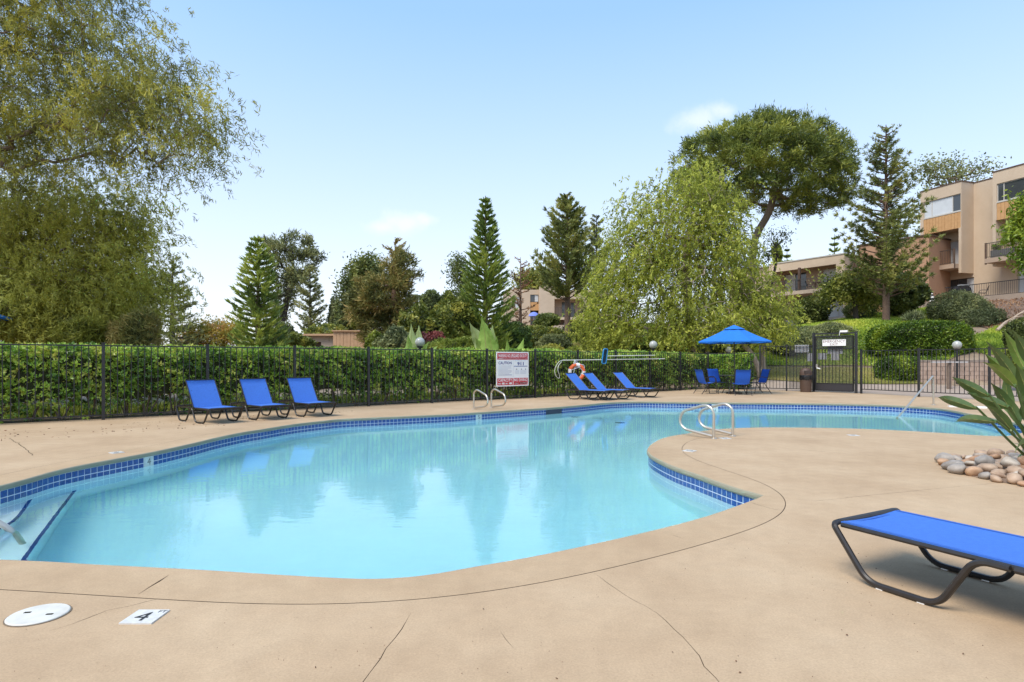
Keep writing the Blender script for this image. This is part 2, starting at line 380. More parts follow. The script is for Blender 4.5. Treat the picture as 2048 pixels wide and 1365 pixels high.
# ------------------------------------------------------------------ terrain height
CP = np.array([
 (-30, 20, 0), (-20, 40, 0), (-12, 14, 0), (-30, 60, 0), (-45, 100, 0), (-10, 60, .3), (-15, 48, .2), (0, 24, 0), (5, 27, 0), (9, 28.5, .05), (-6, 30, 0),
 (12.5, 26, 0), (15.5, 27.3, .08), (19, 27, .1), (24, 24, 0), (20, 15, 0), (30, 10, 0), (0, 0, 0), (-25, 0, 0), (20, -10, 0), (-25, -20, 0),
 (14, 33, 1.0), (17, 32.5, .9), (20, 31, .9), (22, 33, 2.0), (28, 35, 2.4), (17, 36, 2.1), (21, 40, 3.55), (24.8, 40, 3.9), (30, 42, 4.1), (20.5, 46, 3.7),
 (27, 50, 4.95), (29, 53, 5.2), (25, 60, 5.2), (35, 51, 5.95), (36.5, 47, 5.95), (38, 44, 5.9), (34, 45, 5.75), (35.3, 40.5, 5.55), (32.5, 39.5, 3.9), (37.5, 36.5, 5.0), (31.3, 44.5, 4.75), (45, 55, 6.1), (60, 60, 6.3),
 (12, 35, 1.2), (10, 32, .4), (2, 40, 1.4), (5, 50, 3.0), (0, 52, 2.6), (10, 60, 4.6), (5, 85, 6.3), (14, 85, 6.4), (-2, 85, 5.8), (20, 100, 7), (0, 130, 7), (50, 100, 7.5), (-12, 80, 1.2), (90, 60, 7), (90, 0, 3)], float)
def _tps(r2): return np.where(r2 > 1e-9, r2*np.log(np.maximum(r2, 1e-9)), 0)
_n = len(CP); _K = _tps(((CP[:, None, :2]-CP[None, :, :2])**2).sum(-1))+np.eye(_n)*2.0
_P = np.c_[np.ones(_n), CP[:, :2]]
_A = np.block([[_K, _P], [_P.T, np.zeros((3, 3))]])
_w = np.linalg.solve(_A, np.r_[CP[:, 2], 0, 0, 0])
WALL = [(19.0, 27.9), (26.5, 24.6)]     # the retaining wall's line
def TZ(x, y):
    x = np.asarray(x, float); y = np.asarray(y, float); sh = x.shape
    q = np.c_[x.ravel(), y.ravel()]; q0 = np.c_[np.clip(q[:, 0], -60, 100), np.clip(q[:, 1], -30, 130)]
    z = np.empty(len(q))
    for i in range(0, len(q), 4000):
        c = q0[i:i+4000]
        z[i:i+4000] = _tps(((c[:, None]-CP[None, :, :2])**2).sum(-1))@_w[:_n]+_w[_n]+c@_w[_n+1:]
    z = np.clip(z, -.02, 8)
    # raised bank right behind the retaining wall
    (ax, ay), (bx, by) = WALL; L_ = math.hypot(bx-ax, by-ay); tx, ty = (bx-ax)/L_, (by-ay)/L_
    s = (q[:, 0]-ax)*tx+(q[:, 1]-ay)*ty; n_ = -(q[:, 0]-ax)*ty+(q[:, 1]-ay)*tx
    k = np.clip((n_-.1)/.5, 0, 1)*np.clip((6-n_)/3, 0, 1)*np.clip((s+.2)/.6, 0, 1)
    z = np.maximum(z, 1.22*k)
    return (z-.03).reshape(sh)
def tz(x, y): return float(TZ(np.array([x]), np.array([y]))[0])

def in_poly(P, poly):
    P = np.asarray(P); poly = np.asarray(poly); x, y = P[:, 0], P[:, 1]; ins = np.zeros(len(P), bool); j = len(poly)-1
    for i in range(len(poly)):
        xi, yi = poly[i]; xj, yj = poly[j]
        c = ((yi > y) != (yj > y)) & (x < (xj-xi)*(y-yi)/(yj-yi+1e-12)+xi); ins ^= c; j = i
    return ins

# ------------------------------------------------------------------ pool outline
nearE = [(-5.2, 3.93)]+[G(*p) for p in [(0, 1118), (200, 1128), (400, 1138), (560, 1148), (680, 1154.5), (760, 1156), (850, 1149), (950, 1132), (1100, 1105), (1300, 1061), (1420, 1029), (1522, 993)]]
penE = [G(*p) for p in [(1524, 991), (1473, 977), (1441, 966), (1393, 949), (1344, 932), (1312, 917), (1297, 907), (1294, 898), (1304, 887), (1328, 875.5), (1377, 866.5), (1425, 859.5), (1473, 856.5),
        (1538, 855), (1650, 856), (1750, 859), (1850, 864), (1950, 870.5), (2000, 872.5), (2032, 869), (2052, 860), (2052, 851)]]
farE = [G(*p) for p in [(2033, 846), (1996, 839), (1965, 833), (1935, 827), (1905, 821), (1868, 816), (1800, 811.5), (1740, 809), (1600, 806.5), (1430, 805), (1350, 804.2), (1283, 803.3), (1222, 805), (1161, 810.6), (1100, 815.5), (1052, 818.5),
        (970, 824), (900, 828.5), (800, 833), (689, 838), (651, 841.5), (589, 848.5), (526, 858.5), (490, 864), (440, 874), (385, 887), (301, 905), (137, 936), (0, 972)]]+[(-5.2, 3.93)]
S1 = smooth_path(nearE, 10); S2 = smooth_path(penE+farE, 10)
TW = 0.0875
def resample(P, step):
    s = np.r_[0, np.cumsum(np.linalg.norm(np.diff(P, axis=0), axis=1))]
    n = max(2, int(round(s[-1]/step))); t = np.linspace(0, s[-1], n+1)
    return np.c_[np.interp(t, s, P[:, 0]), np.interp(t, s, P[:, 1])]
OUT = np.vstack([resample(S1, TW)[:-1], resample(S2, TW)[:-1]])       # counter-clockwise
n1_ = len(resample(S1, TW))-1
def offset(P, d):
    t = np.roll(P, -1, 0)-np.roll(P, 1, 0); t = nrm(t)
    return P+d*np.c_[t[:, 1], -t[:, 0]]
def pack(P, z): return np.c_[P, np.full(len(P), z)]

def sheet(name, outer, holes, z, m, slits=(), parent=None):
    """flat sheet bounded by outer, cut by holes and thin crack-shaped slits"""
    loops = [np.asarray(outer)]+[np.asarray(h) for h in holes]+[np.asarray(s) for s in slits]
    vs, es = [], []
    for lp in loops:
        b = len(vs); vs += [Vector((float(x), float(y))) for x, y in lp]; es += [(b+i, b+(i+1) % len(lp)) for i in range(len(lp))]
    V, E, Fc, *_ = delaunay_2d_cdt(vs, es, [], 0, 1e-5)
    V = np.array([(v.x, v.y) for v in V]); Fc = np.array([tuple(f) for f in Fc])
    c = V[Fc].mean(1); keep = in_poly(c, outer)
    for h in list(holes)+list(slits): keep &= ~in_poly(c, h)
    mb = MB(); mb.add(pack(V, z), [tuple(f) for f in Fc[keep]])
    return mb.build(name, m, parent)

def slit(pts, w, jit=.006, seed=0):
    g = rng(seed); P = resample(np.asarray(pts, float), .09)
    t = nrm(np.gradient(P, axis=0)); n = np.c_[-t[:, 1], t[:, 0]]
    P[1:-1] += n[1:-1]*g.normal(size=(len(P)-2, 1))*jit
    ww = w*.5*(.55+.9*g.random((len(P), 1))); ww[0] *= .2; ww[-1] *= .2
    return np.vstack([P+n*ww, (P-n*ww)[::-1]])

fx = lambda X: 12.7+.795*(X+8.65)
DECK = [(-24, -9), (24, -9), (24, 4), (17.6, 14.6), (15.35, 19.0), (14.4, 20.95), (13.5, 23.3), (12.3, 24.6), (10.7, 25.75), (8.7, 26.85), (-24, fx(-24)+.38)]
RING = .445
R_OUT = offset(OUT, RING)
for _ in range(60): R_OUT = (np.roll(R_OUT, 1, 0)+2*R_OUT+np.roll(R_OUT, -1, 0))/4
cracks = [slit([G(*p) for p in pp], w, j, i) for i, (pp, w, j) in enumerate([
    ([(1188, 1146), (1240, 1185), (1300, 1218), (1370, 1275), (1405, 1320), (1450, 1380)], .0026, .006),
    ([(822, 1226), (800, 1262), (765, 1310), (730, 1358), (700, 1420)], .0034, .004),
    ([(1625, 1003), (1750, 990), (1900, 975), (1990, 967)], .004, .003),
    ([(18, 876), (45, 893), (66, 912)], .010, .008),
    ([(1000, 1262), (1030, 1300)], .0018, .006),
    ([(1590, 898), (1660, 905), (1760, 913)], .006, .006),
    ([(330, 1195), (270, 1207), (180, 1235), (100, 1262)], .004, .008),
    ([(1440, 876), (1530, 880), (1640, 881)], .008, .002)])]
deck = sheet('pool_deck', DECK, [offset(R_OUT, .007)], 0.0, M['deck'], cracks); tag(deck, kind='structure')
ringcracks = [slit([G(*p) for p in pp], w, j, 50+i) for i, (pp, w, j) in enumerate([
    ([(337, 1151), (310, 1168), (277, 1189)], .008, .004),
    ([(1494, 1003), (1540, 1017), (1560, 1021)], .005, .004),
    ([(1340, 1068), (1368, 1078)], .004, .004)])]
cop = sheet('pool_coping', R_OUT, [offset(OUT, .016)], 0.0, M['coping'], ringcracks); tag(cop, kind='structure')
# rounded nose of the coping, its shade put into a darker greenish colour
mb = MB(); n_ = len(OUT); prof = [(.016, 0.0), (.004, -.006), (0, -.018), (0, -.045), (.006, -.056), (.05, -.058)]
mb.add(np.vstack([pack(offset(OUT, o), z) for o, z in prof]), [(k*n_+i, (k+1)*n_+i, (k+1)*n_+(i+1) % n_, k*n_+(i+1) % n_) for k in range(len(prof)-1) for i in range(n_)])
nose = mb.build('coping_nose', mat('coping_edge_shaded', (.27, .255, .18), .85, col2=(.33, .285, .20), scale=3, bump=.2, bscale=80), cop, smooth=True)
bed = sheet('deck_base', DECK, [offset(OUT, .06)], -.016, M['bed']); tag(bed, kind='structure')
mb = MB(); k = len(DECK); mb.add([(x, y, 0) for x, y in DECK]+[(x, y, -.3) for x, y in DECK], [(i, k+i, k+(i+1) % k, (i+1) % k) for i in range(k)]); mb.build('deck_edge', M['deck'], deck)

# pool shell
WL, FL = -.185, -1.28
IN = offset(OUT, .03)
mb = MB(); mb.add(np.vstack([pack(IN, -.05), pack(IN, FL)]), [(i, n_+i, n_+(i+1) % n_, (i+1) % n_) for i in range(n_)])
wall = mb.build('pool_wall', M['plaster']); tag(wall, kind='structure')
floor = sheet('pool_floor', offset(OUT, .04), [], FL, M['plaster']); tag(floor, kind='structure')
# steps in the shallow corner with blue tile nosings
def clip_in(poly): return poly
st2 = [(-5.21, 7.15), (-4.02, 5.0), (-3.82, 4.72), (-3.0, 3.85), (-5.2, 3.93)]
st1 = [(-5.21, 6.5), (-4.66, 5.6), (-4.45, 4.9), (-3.95, 3.88), (-5.2, 3.93)]
for nm, poly, z in (('lower_pool_step', st2, -.76), ('upper_pool_step', st1, -.48)):
    mb = MB(); mb.prism(poly[::-1], FL, z); so = mb.build('pool_step', M['plaster']); tag(so, kind='structure')
    e = smooth_path([(*p, z+.004) for p in poly[:4]], 4)
    mb = MB()
    for a, b in zip(e[:-1], e[1:]): mb.bar(a-(b-a)*.004, b+(b-a)*.004, .032, .012)
    mb.build('step_nosing', M['tile'], so)
# water body
mw = bpy.data.materials.new('pool_water'); mw.use_nodes = True; t = mw.node_tree; t.nodes.remove(t.nodes['Principled BSDF'])
gl = t.nodes.new('ShaderNodeBsdfGlass'); gl.inputs['IOR'].default_value = 1.333; gl.inputs['Roughness'].default_value = .0
va = t.nodes.new('ShaderNodeVolumeAbsorption'); va.inputs['Color'].default_value = (.30, .90, .965, 1); va.inputs['Density'].default_value = .40
g_ = t.nodes.new('ShaderNodeNewGeometry'); mp = t.nodes.new('ShaderNodeMapping'); mp.inputs['Scale'].default_value = (1.6, 2.6, 1)
wn = t.nodes.new('ShaderNodeTexNoise'); wn.inputs['Scale'].default_value = 3.2; wn.inputs['Detail'].default_value = 3; wn.inputs['Roughness'].default_value = .5
wn2 = t.nodes.new('ShaderNodeTexNoise'); wn2.inputs['Scale'].default_value = .35; wn2.inputs['Detail'].default_value = 2
mm = t.nodes.new('ShaderNodeMath'); mm.operation = 'MULTIPLY'
bp = t.nodes.new('ShaderNodeBump'); bp.inputs['Strength'].default_value = .15; bp.inputs['Distance'].default_value = .02
t.links.new(g_.outputs['Position'], mp.inputs[0]); t.links.new(mp.outputs[0], wn.inputs['Vector']); t.links.new(g_.outputs['Position'], wn2.inputs['Vector'])
t.links.new(wn.outputs['Fac'], mm.inputs[0]); t.links.new(wn2.outputs['Fac'], mm.inputs[1]); t.links.new(mm.outputs[0], bp.inputs['Height'])
t.links.new(bp.outputs[0], gl.inputs['Normal'])
t.links.new(gl.outputs[0], t.nodes['Material Output'].inputs['Surface']); t.links.new(va.outputs[0], t.nodes['Material Output'].inputs['Volume'])
IW = offset(OUT, .045)
top = sheet('pool_water', IW, [], WL, mw)
me = top.data; nv = len(me.vertices)
import bmesh
bm = bmesh.new(); bm.from_mesh(me); bmesh.ops.recalc_face_normals(bm, faces=bm.faces)
if sum(f.normal.z for f in bm.faces) < 0: bmesh.ops.reverse_faces(bm, faces=bm.faces)
r_ = bmesh.ops.extrude_face_region(bm, geom=list(bm.faces)); vv = [e for e in r_['geom'] if isinstance(e, bmesh.types.BMVert)]
for v in vv: v.co.z = FL-.05
bmesh.ops.recalc_face_normals(bm, faces=bm.faces); bm.to_mesh(me); bm.free()
tag(top, kind='structure')

# waterline tiles, one by one where they show largest
tmid = (IN+np.roll(IN, -1, 0))/2; tdir = nrm(np.roll(IN, -1, 0)-IN); tnor = np.c_[-tdir[:, 1], tdir[:, 0]]
seg = np.linalg.norm(np.roll(IN, -1, 0)-IN, axis=1)
dist = np.linalg.norm(tmid, axis=1); facing = -(tmid*tnor).sum(1)/dist
mk_px = {}
def nearest(px, y):
    p = np.array(G(px, y)); return int(np.argmin(((tmid-p)**2).sum(1)))
MK = [(nearest(309, 904), '4'), (nearest(964, 824.5), '5'), (nearest(1432, 805), '4')]
skim = nearest(1108, 815)
skip = {i+k for i, _ in MK for k in (0, 1)} | {(skim+k) % n_ for k in range(-3, 4)}
TH = .072
rows = [(-.060-TH/2, TH), (-.060-TH-.004-TH/2, TH)]
grout_mb = MB(); grout_mb.add(np.vstack([pack(offset(OUT, .0215), -.055), pack(offset(OUT, .0215), -.062-2*TH-.004)]), [(i, n_+i, n_+(i+1) % n_, (i+1) % n_) for i in range(n_) if i not in {(skim+k) % n_ for k in range(-3, 4)}])
grout_mb.build('tile_grout', M['grout'], wall)
vis = np.where((facing > .02) & (np.abs(tmid[:, 0]/np.maximum(tmid[:, 1], .1)) < 1.0) & (tmid[:, 1] > 0), facing/dist**2, -1)
cand = sorted([(-vis[i], i, r) for i in range(n_) for r in (0, 1) if vis[i] > 0 and i not in skip])[:296]
single = {(i, r) for _, i, r in cand}
bt = MB(); bt.frame((0, .004, 0), (1, 0, 0), (0, 1, 0), (0, 0, 1), TW-.009, .008, TH-.005); tile_me = bt.mesh('tile', M['tile'])
rest = MB()
for i in range(n_):
    if i in skip: continue
    for r, (zc, th) in enumerate(rows):
        c = (*(tmid[i]+tnor[i]*.003), zc)
        if (i, r) in single:
            o = link('tile', tile_me, wall); o.location = c; o.rotation_euler = (0, 0, math.atan2(tdir[i][1], tdir[i][0])); o.scale = (min(1.04, seg[i]/TW), 1, 1)
        else:
            a = (*tdir[i], 0); b = (*tnor[i], 0)
            rest.frame(np.array(c)+np.array(b)*.004, a, b, (0, 0, 1), seg[i]-.009, .008, th-.005)
ro = rest.build('waterline_tiles', M['tile'], wall); ro['kind'] = 'stuff'

def text(body, m, parent, org, right, up, width=None, height=None, bold=0.0, name='lettering', ext=.0012):
    """flat lettering centred at org, fitted to width x height metres"""
    cu = bpy.data.curves.new(name, 'FONT'); cu.body = body; cu.size = 1.0; cu.align_x = 'CENTER'; cu.align_y = 'CENTER'; cu.offset = bold
    cu.fill_mode = 'FRONT'; cu.resolution_u = 2
    cu.materials.append(m); o = bpy.data.objects.new(name, cu); COL.objects.link(o)
    dg = bpy.context.evaluated_depsgraph_get(); me_ = bpy.data.meshes.new_from_object(o.evaluated_get(dg))
    co = np.empty(len(me_.vertices)*3); me_.vertices.foreach_get('co', co); co = co.reshape(-1, 3)
    bpy.data.objects.remove(o); bpy.data.curves.remove(cu)
    lo, hi = co.min(0), co.max(0); co -= (lo+hi)/2; w, h = hi[0]-lo[0], hi[1]-lo[1]
    sx = width/w if width else height/h; sy = height/h if height else width/w
    right, up = nrm(right), nrm(up); nn = np.cross(right, up)
    Wc = np.asarray(org)+co[:, :1]*sx*right+co[:, 1:2]*sy*up+nn*ext
    if parent is not None: Wc = Wc-wloc(parent)
    me_.vertices.foreach_set('co', Wc.ravel()); me_.name = name
    me_.materials.clear(); me_.materials.append(m)
    return link(name, me_, parent)

def waterline_marker(i, ch):
    a, b = tdir[i], tnor[i]; c2 = tmid[i]+a*TW/2; z = -.062-TH
    mb = MB(); mb.frame((*(c2+b*.008), z), (*a, 0), (*b, 0), (0, 0, 1), TW*1.9, .012, 2*TH)
    o = mb.build('depth_marker_tile', M['white_tile'], wall)
    text(ch, M['black_ink'], o, (*(c2+b*.0145), z+.012), (*(-a), 0) if np.dot(np.cross((*(-a), 0), (0, 0, 1)), (*b, 0)) > 0 else (*a, 0), (0, 0, 1), height=.095, bold=.0)
for i, ch in MK: waterline_marker(i, ch)
# skimmer mouth: a dark sheet stands in for the shade of the opening
a, b = tdir[skim], tnor[skim]; c = tmid[skim]
mb = MB(); zc = -.062-TH
for s in (-1, 1): mb.frame((*(c+a*s*.30-b*.10), zc), (*a, 0), (*b, 0), (0, 0, 1), .012, .22, 2*TH+.004)
mb.frame((*(c-b*.10), -.064), (*a, 0), (*b, 0), (0, 0, 1), .59, .22, .006)
mb.frame((*(c-b*.21), zc), (*a, 0), (*b, 0), (0, 0, 1), .59, .01, 2*TH+.1)
mb.frame((*(c+b*.006), zc), (*a, 0), (*b, 0), (0, 0, 1), .585, .004, 2*TH)
mb.build('skimmer_mouth', mat('skimmer_shade', (.012, .02, .05), .4), wall)
# main drains on the floor
for px, y in ((1150, 867), (1240, 881)):
    p = (*G(px, y, -.75), FL+.004); mb = MB(); mb.lathe([(.0, .012), (.10, .012), (.13, 0)], p, 16); mb.build('floor_drain', M['net'], floor)

# markers and lids set in the deck
def deck_marker(px, y, ch, rz=0.0, w=.155):
    c = np.array(G(px, y)); ca, sa = math.cos(rz), math.sin(rz); r = np.array((ca, sa, 0)); u = np.array((-sa, ca, 0))
    mb = MB(); mb.frame((*c, .0035), r, u, (0, 0, 1), w, w, .007)
    o = mb.build('deck_depth_tile', M['white_tile'], deck)
    text(ch, M['black_ink'], o, np.array((*c, .0072))-r*.008-u*.004, r, u, height=w*.62, bold=.0)
    text('FT', M['black_ink'], o, np.array((*c, .0072))+r*w*.36+u*w*.34, r, u, height=w*.16)
deck_marker(290, 1235.5, '4'); deck_marker(233, 906, '4', .9, .15); deck_marker(1379, 902.5, '5', -2.3, .15); deck_marker(1707, 871.5, '4', 3.1, .15); deck_marker(1450, 877.5, '5', 0.2, .15)
def lid(px, y, r, label):
    c = G(px, y); t0 = thing('skimmer_lid', label, 'pool lid', (*c, 0))
    mb = MB(); mb.lathe([(r, 0), (r, .006), (r-.004, .009), (0, .0095)], (0, 0, 0), 40); mb.build('lid', mat('yellowed_lid', (.56, .54, .48), .5, col2=(.68, .66, .61), scale=11), t0, world=False)
    mb = MB(); mb.lathe([(r+.006, 0), (r+.006, .003), (r+.001, .0031)], (0, 0, 0), 40); mb.build('rim', M['bed'], t0, world=False)
    for s in (-1, 1):
        mb = MB(); mb.box((s*.062, -s*.01, .0095), (.030, .014, .003), .15); mb.build('finger_slot', M['bag'], t0, world=False)
lid(77, 1231, .128, 'round white plastic skimmer lid with two dark finger slots in the near deck')
t0 = thing('deck_drain_cover', 'flat white plastic cover lying on the far deck behind the paddle leaves', 'cover', (*G(1925, 815), 0))
mb = MB(); mb.box((0, 0, .015), (.62, .2, .03), -.45); mb.build('cover', M['white'], t0, world=False)
mb = MB(); mb.box((.25, -.28, .02), (.25, .28, .04), -.45); mb.build('end_cap', M['white'], t0, world=False)

# ------------------------------------------------------------------ terrain sheet
def axis(lo, hi, fine, d0, far): 
    a = list(np.arange(lo, hi+.01, fine)); s = fine
    x = a[-1]
    while x < far: s *= 1.35; x += s; a.append(x)
    s = fine; x = a[0]
    while x > -d0: s *= 1.35; x -= s; a.insert(0, x)
    return np.array(a)
xs = axis(-45, 60, .8, 2500, 2500); ys = axis(-14, 100, .8, 400, 3500)
X, Y = np.meshgrid(xs, ys, indexing='ij'); Z = TZ(X, Y)
Zr = Z.copy()
nx, ny = X.shape
ins = in_poly(np.c_[X.ravel(), Y.ravel()], DECK).reshape(nx, ny)
# keep cells that are not wholly inside the deck
idx = lambda i, j: i*ny+j
fs = []
for i in range(nx-1):
    for j in range(ny-1):
        if not (ins[i, j] and ins[i+1, j] and ins[i, j+1] and ins[i+1, j+1]): fs.append((idx(i, j), idx(i+1, j), idx(i+1, j+1), idx(i, j+1)))
zz = np.where(ins, np.minimum(Z, -.05), Z)
mb = MB(); mb.add(np.c_[X.ravel(), Y.ravel(), zz.ravel()], fs)
gm = mat('ground_soil', (.17, .12, .08), .95, col2=(.30, .23, .16), scale=.8, bump=.25, bscale=14)
ground = mb.build('ground', gm, smooth=True); tag(ground, kind='structure')

def patch(name, poly, m, lift=.03, step=.6):
    """sheet that follows the ground inside a polygon"""
    poly = np.asarray(poly, float); lo, hi = poly.min(0), poly.max(0)
    gx = np.arange(lo[0]+step/2, hi[0], step); gy = np.arange(lo[1]+step/2, hi[1], step)
    q = np.array([(x, y) for x in gx for y in gy]); q = q[in_poly(q, poly)]
    bd = resample(np.vstack([poly, poly[:1]]), step)[:-1]
    vs = [Vector((float(x), float(y))) for x, y in np.vstack([bd, q])]; nb = len(bd)
    V, E, Fc, *_ = delaunay_2d_cdt(vs, [(i, (i+1) % nb) for i in range(nb)], [], 0, 1e-5)
    V = np.array([(v.x, v.y) for v in V]); Fc = np.array([tuple(f) for f in Fc]); Fc = Fc[in_poly(V[Fc].mean(1), poly)]
    mb = MB(); mb.add(np.c_[V, TZ(V[:, 0], V[:, 1])+lift], [tuple(f) for f in Fc])
    o = mb.build(name, m, smooth=True); return tag(o, kind='structure')
def scatter(poly, n, g):
    poly = np.asarray(poly, float); lo, hi = poly.min(0), poly.max(0); out = np.zeros((0, 2))
    while len(out) < n:
        q = lo+(hi-lo)*g.random((2*n, 2)); out = np.vstack([out, q[in_poly(q, poly)]])
    return out[:n]
PATH = [(9.2, 27.3), (10.75, 25.85), (12.4, 24.75), (13.6, 23.4), (14.5, 21.0), (15.5, 19.1), (18.5, 13.5), (27, 14), (27, 24.2), (19.0, 27.6), (14.5, 28.6), (10.5, 31.5)]
patch('path', PATH, M['path'], .025, .8)
LAWN = [(10.5, 31.6), (14.5, 28.7), (19.0, 27.8), (21.0, 28.8), (19.5, 31.0), (17.5, 32.3), (14.5, 32.6), (12.2, 33.0)]
patch('lawn', LAWN, mat('lawn_ground', (.20, .19, .06), .9, col2=(.36, .30, .12), scale=1.5), .04)
SLOPE = [(10, 33.2), (14.5, 32.9), (17.5, 32.6), (19.6, 31.4), (21.6, 30.4), (24.5, 32), (28, 36.5), (31, 42), (33, 46), (29, 48.5), (24, 46), (18, 46), (12, 42)]
patch('slope', SLOPE, mat('slope_ground', (.12, .15, .03), .9, col2=(.28, .24, .09), scale=.5), .05)

def grassy(name, poly, n, lm, Lr, Wr, seed, lift=.0, lean=.5, kind='stuff', t0=(.0, 1.0), clump=2.0):
    g = rng(seed); q = scatter(poly, n, g); z = TZ(q[:, 0], q[:, 1])
    Ln = g.uniform(*Lr, n); D = g.normal(size=(n, 3))*lean; D[:, 2] = np.abs(D[:, 2])+.6; D = nrm(D)
    C = np.c_[q, z+lift]+D*(Ln*.4)[:, None]
    return leaves(name, lm, None, C, D, Ln, g.uniform(*Wr, n), clumptint(g, C, clump, *t0), stuff=True)
grassy('grass', LAWN, 42000, L['grass'], (.05, .11), (.012, .022), 11, .03)
grassy('groundcover', SLOPE, 72000, L['cover'], (.10, .22), (.05, .10), 12, .04, .8, clump=3.0)
grassy('dry_grass', [(2, 33), (9, 30.5), (10, 33), (6, 46), (2, 44)], 12000, L['dry'], (.25, .6), (.03, .06), 13, 0, .45)
BANK = [(20.6, 29.0), (27.5, 26.5), (33, 34), (33, 41), (28.3, 36.2), (24.6, 31.8), (22, 30)]
grassy('bank_groundcover', [(24.5, 31.5), (29, 30), (33, 36), (31, 38.5), (27, 35.5)], 14000, L['cover'], (.14, .3), (.04, .08), 14, .02, .6)
grassy('hill_groundcover', [(-6, 30), (2, 31.5), (8, 33), (11, 34), (12, 44), (14, 60), (2, 66), (-6, 50)], 44000, L['cover'], (.18, .4), (.07, .13), 16, .02, .7, t0=(-.1, .7))
# planting strip behind the long hedge: sandy ground and dry tufts
grassy('strip_weeds', [(-14, fx(-14)+1.7), (3, fx(3)+1.7), (3, fx(3)+3.6), (-14, fx(-14)+4.6)], 7000, L['lime'], (.15, .4), (.02, .05), 15, 0, .5)
# fallen leaves on the deck along the fence
g = rng(21); q = scatter([(-11, 9.7), (-6, 13.4), (-3.8, 15.2), (-4.6, 12.6), (-7, 9.8), (-9, 8.5)], 230, g)
Dl = g.normal(size=(230, 3)); Dl[:, 2] *= .05
lo_ = leaves('fallen_leaves', L['litter'], None, np.c_[q, np.full(230, .012)], Dl, g.uniform(.02, .06, 230), g.uniform(.008, .02, 230), g.random(230), stuff=True)

g = rng(22); q = scatter([(-3.6, 2.2), (3.4, 2.2), (3.0, 3.4), (3.2, 6.5), (2.9, 5.2), (.4, 3.2), (-.8, 2.95), (-3.2, 3.2)], 420, g)
Dl = g.normal(size=(420, 3)); Dl[:, 2] *= .05; lz = g.uniform(.003, .0075, 420)*np.where(g.random(420) < .06, 2.2, 1)
leaves('deck_specks', L['litter'], None, np.c_[q, np.full(420, .004)], Dl, lz, lz*.6, g.random(420)*.8, stuff=True)
# ------------------------------------------------------------------ fences, gate
def fence(label, pts, zt, zb=.10, spacing=.125, pw=.016, post=.06, ptop=None, extra_post=True, ground0=0.0):
    """iron fence through a list of post points"""
    t0 = thing('iron_fence', label, 'fence', (*pts[0], 0))
    ptop = ptop or zt+.05; base = np.array((*pts[0], 0))
    pm = MB(); pm.box((0, 0, 0), (pw, pw, zt-zb)); pme = pm.mesh('picket', M['iron'])
    po = MB(); po.box((0, 0, ptop/2), (post, post, ptop)); po.box((0, 0, ptop+.008), (post+.014, post+.014, .016)); pome = po.mesh('post', M['iron'])
    for i, p in enumerate(pts):
        if i == len(pts)-1 and not extra_post: continue
        o = link('post', pome, t0); o.location = np.array((*p, 0))-base
        q = pts[min(i+1, len(pts)-1)]; r = pts[max(i-1, 0)]; o.rotation_euler = (0, 0, math.atan2(q[1]-r[1], q[0]-r[0]))
    for a, b in zip(pts[:-1], pts[1:]):
        a, b = np.array(a), np.array(b); L_ = np.linalg.norm(b-a); u = (b-a)/L_; rz = math.atan2(u[1], u[0])
        for z in (zt, zb):
            mb = MB(); mb.bar((*(a+u*.03), z), (*(b-u*.03), z), .034, .028); mb.build('rail', M['iron'], t0)
        k = int(round(L_/spacing))
        for j in range(1, k):
            p = a+u*L_*j/k; o = link('picket', pme, t0); o.location = (p[0]-base[0], p[1]-base[1], (zt+zb)/2); o.rotation_euler = (0, 0, rz)
    return t0
FU = np.array((.7828, .6223)); F0 = np.array((-8.65, 12.7))
fp = [tuple(F0+FU*2.008*k) for k in range(-3, 12)]
fence('long black iron picket fence in front of the clipped hedge', fp, 1.57)
CORN = fp[-1]; TP = (10.5, 25.4); GL = (12.17, 24.2); GR = (13.22, 23.05)
fence('short black iron fence run behind the umbrella table', [CORN, TP], 1.57, extra_post=False)
fence('taller black iron fence between umbrella and emergency exit gate', [TP, (11.35, 24.8), GL], 1.86, extra_post=False, post=.055, ptop=1.9)
fence('black iron picket fence right of the gate before the stone wall', [(13.30, 22.85), (14.1, 20.8), (15.04, 18.9), (16.0, 17.0)], 1.63, .17, .14)

# gate
gate = thing('emergency_gate', 'tall black iron gate with mesh top and solid kick plate', 'gate', (*GL, 0))
a, b = np.array(GL), np.array(GR); gu = nrm(b-a); gn = np.array((gu[1], -gu[0])); gl_ = np.linalg.norm(b-a); GT = 2.33
def gp(s, z, o=0.0): return np.array((*(a+gu*s+gn*o), z))
for s, h in ((0, 2.37), (gl_, 2.38)):
    mb = MB(); mb.frame(gp(s, h/2), (*gu, 0), (*gn, 0), (0, 0, 1), .085, .085, h); mb.build('post', M['iron'], gate)
mb = MB(); mb.bar(gp(.045, GT), gp(gl_-.045, GT), .05, .05); mb.build('header', M['iron'], gate)
leaf = MB(); s0, s1, z0, z1 = .075, gl_-.10, .07, 2.22
leaf.bar(gp(s0, z0), gp(s0, z1), .045, .045); leaf.bar(gp(s1, z0), gp(s1, z1), .045, .045)
leaf.bar(gp(s0, z1), gp(s1, z1), .045, .045); leaf.bar(gp(s0, .36), gp(s1, .36), .04, .03); leaf.bar(gp(s0, z0), gp(s1, z0), .045, .04); leaf.bar(gp(s0, 1.72), gp(s1, 1.72), .04, .03)
leaf.build('gate_frame', M['iron'], gate)
mb = MB(); mb.frame(gp((s0+s1)/2, .21), (*gu, 0), (*gn, 0), (0, 0, 1), s1-s0, .02, .30); mb.build('kick_plate', mat('kick_plate_paint', (.03, .027, .03), .5), gate)
